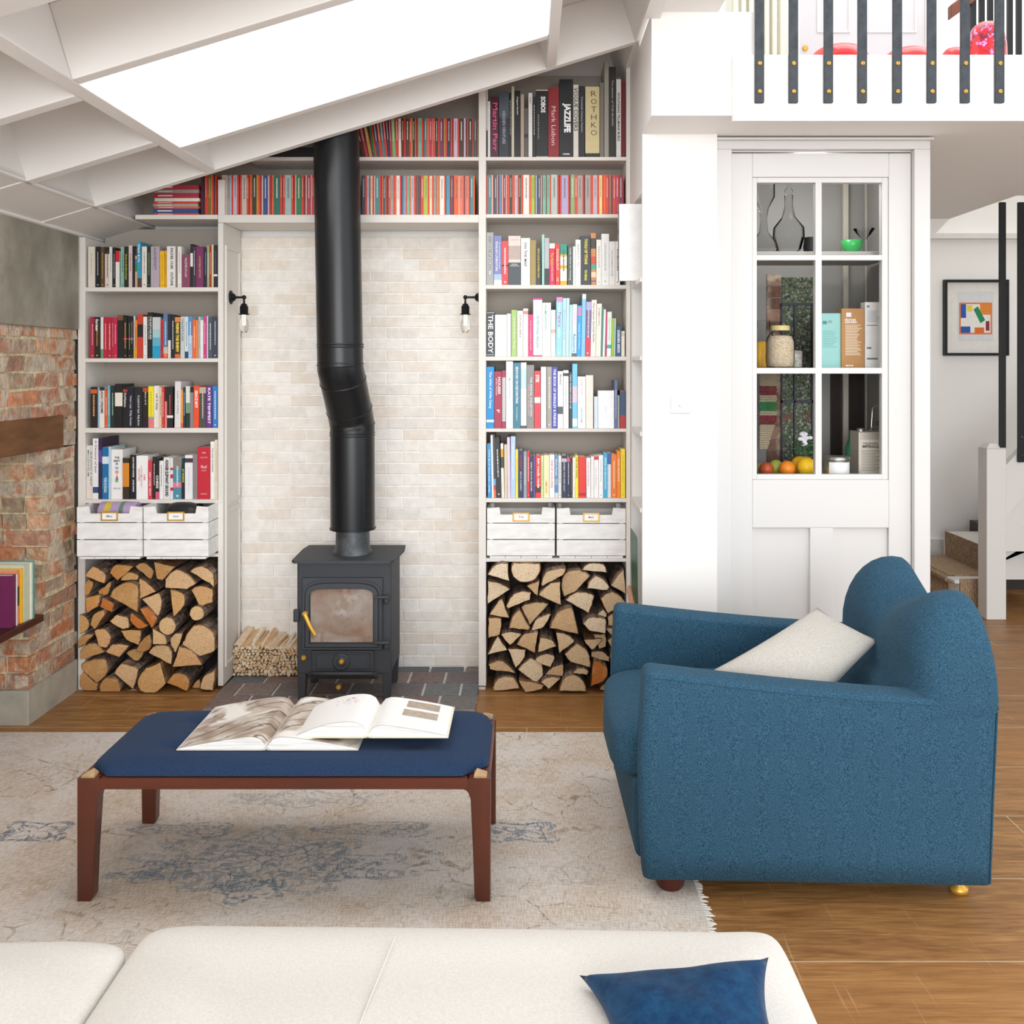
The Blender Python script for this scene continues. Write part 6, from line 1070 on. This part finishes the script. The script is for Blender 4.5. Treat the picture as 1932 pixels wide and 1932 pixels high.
def lat(name,u,z,prof,mt,label,cat,y=yg,col=None,**k): return tag(MB().lathe(prof,(X(u,y),y,z),28,'z',H(col) if col else None).build(name,mt,base=True),label,cat,**k)
lat('decanter',1441,s1+.001,[(.05,0),(.068,.02),(.06,.05),(.02,.10),(.014,.16),(.022,.21),(.05,.26),(.05,.42),(.048,.42),(.047,.26),(.018,.21),(.008,.16),(.014,.10),(.056,.05),(.06,.022)],HG,'tall clear glass decanter in the upper left door pane','decanter')
lat('carafe',1488,s1+.001,[(.03,0),(.055,.02),(.072,.08),(.070,.12),(.03,.17),(.018,.22),(.020,.27),(.018,.27),(.014,.22),(.026,.17),(.066,.12),(.066,.08),(.05,.02)],HG,'round clear glass carafe beside the tall decanter','carafe')
lat('stopper',1488,s1+.272,[(.014,0),(.020,.02),(.006,.04),(.016,.06),(.004,.08)],HG,'glass stopper on the round carafe','stopper')
lat('jug',1530,s1+.001,[(.03,0),(.036,.03),(.030,.07),(.032,.075),(.028,.07),(.033,.03)],BLACK,'small dark metal jug at the right of the upper left pane','jug')
lat('bowl',1607,s1+.0,[(.022,.001),(.026,.006),(.044,.03),(.050,.062),(.047,.062),(.04,.03),(.015,.012)],gmat('green_glaze','3FAE5A',.25),'bright green bowl on the upper pantry shelf','bowl')
lat('cocktail_glass',1630,s1+.001,[(.028,0),(.028,.003),(.004,.008),(.004,.055),(.05,.115),(.048,.115),(.003,.058)],HG,'clear cocktail glass beside the green bowl','glass')
lat('saucer',1592,s1+.001,[(.03,0),(.036,.010),(.03,.012)],gmat('rust_dish','8A3A2A',.4),'small rust red dish left of the green bowl','dish',y=4.58)
lat('tin_lid',1642,s1+.001,[(.024,0),(.024,.018),(.02,.018)],gmat('brown_tin','4A3A34',.4),'small brown tin under the cocktail glass','tin',y=4.60)
# middle shelf
yj=4.47; xj=X(1472,yj); t=thing('storage_jar','big glass jar of oats with a gold lid','jar',(xj,yj,s2))
MB().lathe([(.045,.001),(.062,.01),(.064,.03),(.064,.12),(.055,.15),(.040,.165),(.040,.178)],(xj,yj,s2),28).build('glass_body',HG,t)
def _oat():
    m=mat('oats','D8C6A8',.9); g=NG(m); n=g.noise(g.obj(),170,3,0,.8); g.l.new(g.mix(g.rng(n,.35,.65),H('B09468'),H('F0E4CE')),g.b.inputs['Base Color']); g.bump(n,.6); return m
tag(MB().lathe([(.055,.006),(.059,.012),(.061,.03),(.061,.118),(.052,.145),(.03,.15)],(xj,yj,s2),28).build('oats',_oat(),t),kind='stuff')
MB().lathe([(.043,.172),(.043,.192),(.040,.195),(.0,.195)],(xj,yj,s2),28).build('lid',gmat('gold_lid','D8C888',.3),t)
xk=X(1440,4.52); t=thing('storage_jar','glass jar of golden pasta left of the oats jar','jar',(xk,4.52,s2)); MB().lathe([(.040,.001),(.044,.01),(.044,.16),(.03,.19),(.03,.22)],(xk,4.52,s2),24).build('glass_body',HG,t); tag(MB().lathe([(.040,.005),(.041,.12),(.0,.125)],(xk,4.52,s2),24).build('pasta',mat('pasta','D8A838',.7,var=(50,.4),stretch=(1,1,.3)),t),kind='stuff')
xk=X(1499,4.62); t=thing('storage_jar','small jar of beans behind the oats jar','jar',(xk,4.62,s2)); MB().lathe([(.035,.001),(.04,.01),(.04,.10),(.03,.12),(.03,.15)],(xk,4.62,s2),24).build('glass_body',HG,t); tag(MB().lathe([(.036,.005),(.037,.08),(.0,.085)],(xk,4.62,s2),24).build('beans',mat('beans','DCD6CA',.7,var=(70,.4)),t),kind='stuff')
def carton(u0,u1,vt,y,d,col,label,marks):
    x0,x1=X(u0,y),X(u1,y); z1=Z(vt,y); t=thing('carton',label,'carton',((x0+x1)/2,y,s2))
    MB().box(x0,x1,y,y+d,s2+.001,z1,H(col)).build('box',MATTE,t,bevel=.001); m=MB()
    for (a,b,c,e,cc) in marks: m.box(x0+(x1-x0)*a,x0+(x1-x0)*b,y-.0006,y-.0001,s2+(z1-s2)*c,s2+(z1-s2)*e,H(cc))
    m.build('print',INK,t); return t,x0,x1,z1
yb_=4.44
def lines(n,a,c0,c1,cc): return [(a,a+R.uniform(.5,.72),c0+(c1-c0)*i/n,c0+(c1-c0)*i/n+.011,cc) for i in range(n)]
carton(1546,1586,591,yb_+.02,.07,'9CCFCB','mint green carton behind the middle right pane',[(.15,.35,.80,.86,'4A8A86'),(.4,.6,.82,.87,'8AA8A0')]+lines(10,.15,.38,.70,'6FAFAA'))
cb,cx0,cx1_,cz1=carton(1588,1631,582,yb_+.004,.06,'B98A58','brown cardboard carton with white print in the pantry',[(.2,.42,.86,.93,'E8E4F0'),(.18,.28,.03,.055,'F4F0EA'),(.31,.38,.03,.055,'F4F0EA'),(.42,.5,.03,.055,'F4F0EA')]+lines(20,.16,.22,.74,'EADCC8'))
lettering(cb,'dorset',"F4F0EA",cx0+(cx1_-cx0)*.38,s2+(cz1-s2)*.815,yb_+.003,.05,.014,'up',.02,'print')
lettering(cb,'cereals',"F4F0EA",cx0+(cx1_-cx0)*.4,s2+(cz1-s2)*.775,yb_+.003,.055,.014,'up',.02,'print')
carton(1632,1666,570,yb_+.004,.06,'F2F1EF','white carton with grey print at the right of the middle pane',[(.1,.25,.92,.95,'8A8A90'),(.1,.7,.64,.655,'B08A88'),(.1,.35,.29,.32,'7A7A80'),(.1,.7,.13,.155,'7A7A80')]+lines(8,.12,.70,.88,'C8C8CC'))
# lower shelf
def fruit(name,u,v,r,y,col,label,mt=None,sq=(1,1,1)):
    x=X(u,y); tag(MB().sq((x,y,s3+r*sq[2]+.0005),(r*sq[0],r*sq[1],r*sq[2]),1,1,24,16,H(col)).build(name,mt or mat('fruit_skin','FFFFFF',.4,attr=True,var=(9,.25)),base=True),label,name)
fruit('apple',1446,890,.032,4.42,'B8502A','red and yellow apple at the lower left of the pantry')
fruit('pear',1464,885,.034,4.49,'A8B048','green pear behind the apple and the orange'); fruit('orange',1485,890,.036,4.41,'F08A1E','orange in front of the pear')
fruit('melon',1509,880,.042,4.50,'F0B820','dull yellow melon half hidden behind the bright yellow one'); fruit('melon',1522,885,.043,4.42,'FAC81E','bright yellow melon at the right of the lower left pane'); fruit('apple',1432,890,.028,4.48,'9A8A50','dull green apple at the very left of the lower left pane')
x=X(1515,4.62); t=thing('potted_plant','small potted plant with white flowers in the lower left pane','plant',(x,4.62,s3))
MB().lathe([(.032,.001),(.042,.07),(.044,.075),(.038,.07),(.0,.066)],(x,4.62,s3),20).build('pot',gmat('terracotta','B8683E',.7),t)
m=MB()
for k in range(40):
    a=R.uniform(0,6.28); r=R.uniform(.01,.05); z=s3+.07+R.uniform(.0,.07); c=Vector((x+r*math.cos(a),4.62+r*math.sin(a),z)); m.sq(c,(.014,.010,.004),1,1,8,5,H(R.choice(['3E6A3A','5A8A4E','2E5030'])))
m.build('foliage',MATTE,t); m=MB()
for k in range(26):
    a=R.uniform(0,6.28); r=R.uniform(0,.034); c=Vector((x+r*math.cos(a),4.60+r*math.sin(a)*.6,s3+.155+R.uniform(-.03,.03))); m.sq(c,(.011,.008,.009),1,1,8,5,H('F4F4FA'))
m.build('blossom',MATTE,t)
xk=X(1579,4.42); t=thing('canister','round steel canister with a white label on the lower pantry shelf','canister',(xk,4.42,s3)); TIN=mat('tin_metal','B8B6B0',.3,.85)
MB().lathe([(.056,.001),(.056,.088),(.05,.088)],(xk,4.42,s3),32).build('body',TIN,t); MB().lathe([(.058,.078),(.058,.09),(.05,.093),(.0,.093)],(xk,4.42,s3),32).build('lid',TIN,t)
rg=[[(xk+.0565*math.sin(a),4.42-.0565*math.cos(a),s3+z) for a in [(-.95+1.9*i/12) for i in range(13)]] for z in (.01,.068)]; MB().loft(rg,None,0,True,False,False).build('label',LABELP,t)
x0,x1=X(1600,4.52),X(1665,4.44); t=thing('oil_tin','square metal oil tin with printed label in the lower right pane','tin',(X(1645,4.45),4.45,s3))
xa,xb=X(1620,4.44),X(1664,4.44); zt_=s3+.20; MB().box(xa,xb,4.44,4.56,s3+.001,zt_,H('C8BEB0')).build('body',mat('printed_tin','FFFFFF',.35,attr=True,metal=.3),t,bevel=.004)
m=MB().box(xa+.006,xb-.004,4.4385,4.4398,s3+.01,zt_-.035,H('DAD2C4')); m.build('label',INK,t)
lettering(t,'VALENZIA','4A4038',(xa+xb)/2,zt_-.052,4.438,.07,.010,'up',.02,'print'); lettering(t,'IMPERIALE','3A322C',(xa+xb)/2,zt_-.066,4.438,.075,.013,'up',.03,'print')
m=MB()
for i in range(14): z=zt_-.085-i*.007; m.box(xa+.012,xb-.012-R.uniform(0,.02),4.4378,4.4384,z,z+.0022,H('8A8070'))
m.build('print',INK,t); MB().lathe([(.018,0),(.018,.012),(.014,.014)],(xa+.03,4.5,zt_),16).build('cap',TIN,t)
t=thing('toaster_kettle','chrome whistling kettle behind the oil tin','kettle',(X(1672,4.62),4.62,s3)); xk=X(1664,4.62); CHR=mat('chrome','D8D8D8',.12,1)
t.name='kettle'; MB().lathe([(.07,.001),(.075,.03),(.07,.15),(.05,.21),(.02,.24),(.0,.24)],(xk,4.62,s3),28).build('body',CHR,t); MB().tube([(xk-.05,4.62,s3+.21),(xk-.045,4.62,s3+.30),(xk,4.62,s3+.33),(xk+.02,4.62,s3+.32)],.005,8).build('handle',CHR,t); MB().sq((xk,4.62,s3+.25),(.012,.012,.014),1,1,12,8,H('B02028')).build('knob',MATTE,t)
lat('bottle',1606,s3+.0,[(.026,.001),(.028,.01),(.028,.12),(.012,.16),(.012,.20),(.0,.20)],mat('green_glass','1E6A4A',.1,spec=.6),'dark green bottle between the steel canister and the oil tin','bottle',y=4.58)
# ---------------------------------------------------------------- light and camera
W=bpy.data.worlds.new('World'); S.world=W; W.use_nodes=True; bg=W.node_tree.nodes['Background']; bg.inputs['Color'].default_value=(.93,.97,1,1); bg.inputs['Strength'].default_value=WS
def area(name,loc,rot,sx,sy,e,col=(1,1,1)):
    l=bpy.data.lights.new(name,'AREA'); l.shape='RECTANGLE'; l.size=sx; l.size_y=sy; l.energy=e; l.color=col
    o=bpy.data.objects.new(name,l); o.location=loc; o.rotation_euler=rot; C.objects.link(o); return o
# garden doors behind the camera, roof light over the loft
area('garden_door_daylight',(.4,-6.0,2.3),(math.radians(90),0,0),6.0,4.0,E1,(.97,.985,1))
area('loft_rooflight',(2.3,4.6,5.0),(0,0,0),2.6,1.6,E2,(1,.99,.97))
area('stair_rooflight',(3.4,6.5,4.9),(0,0,0),.8,1.0,E3,(1,.98,.95))
pl_=bpy.data.lights.new('pantry_fill','POINT'); pl_.energy=E4; pl_.shadow_soft_size=.08; po=bpy.data.objects.new('pantry_fill',pl_); po.location=(1.28,4.40,2.44); C.objects.link(po)  # added unseen point light that brightens the pantry interior
cam=bpy.data.cameras.new('Camera'); cam.sensor_width=36; cam.sensor_fit='HORIZONTAL'; cam.lens=36*F/1932; cam.shift_x=(966-VX)/1932; cam.shift_y=-(966-VY)/1932; cam.clip_start=.05; cam.clip_end=100
co=bpy.data.objects.new('Camera',cam); co.location=(0,0,EYE); co.rotation_euler=(math.radians(90),0,0); C.objects.link(co); S.camera=co
vs_=S.view_settings; vs_.view_transform='Standard'; vs_.look='None'; vs_.gamma=1; vs_.use_curve_mapping=False; vs_.exposure=EXPO
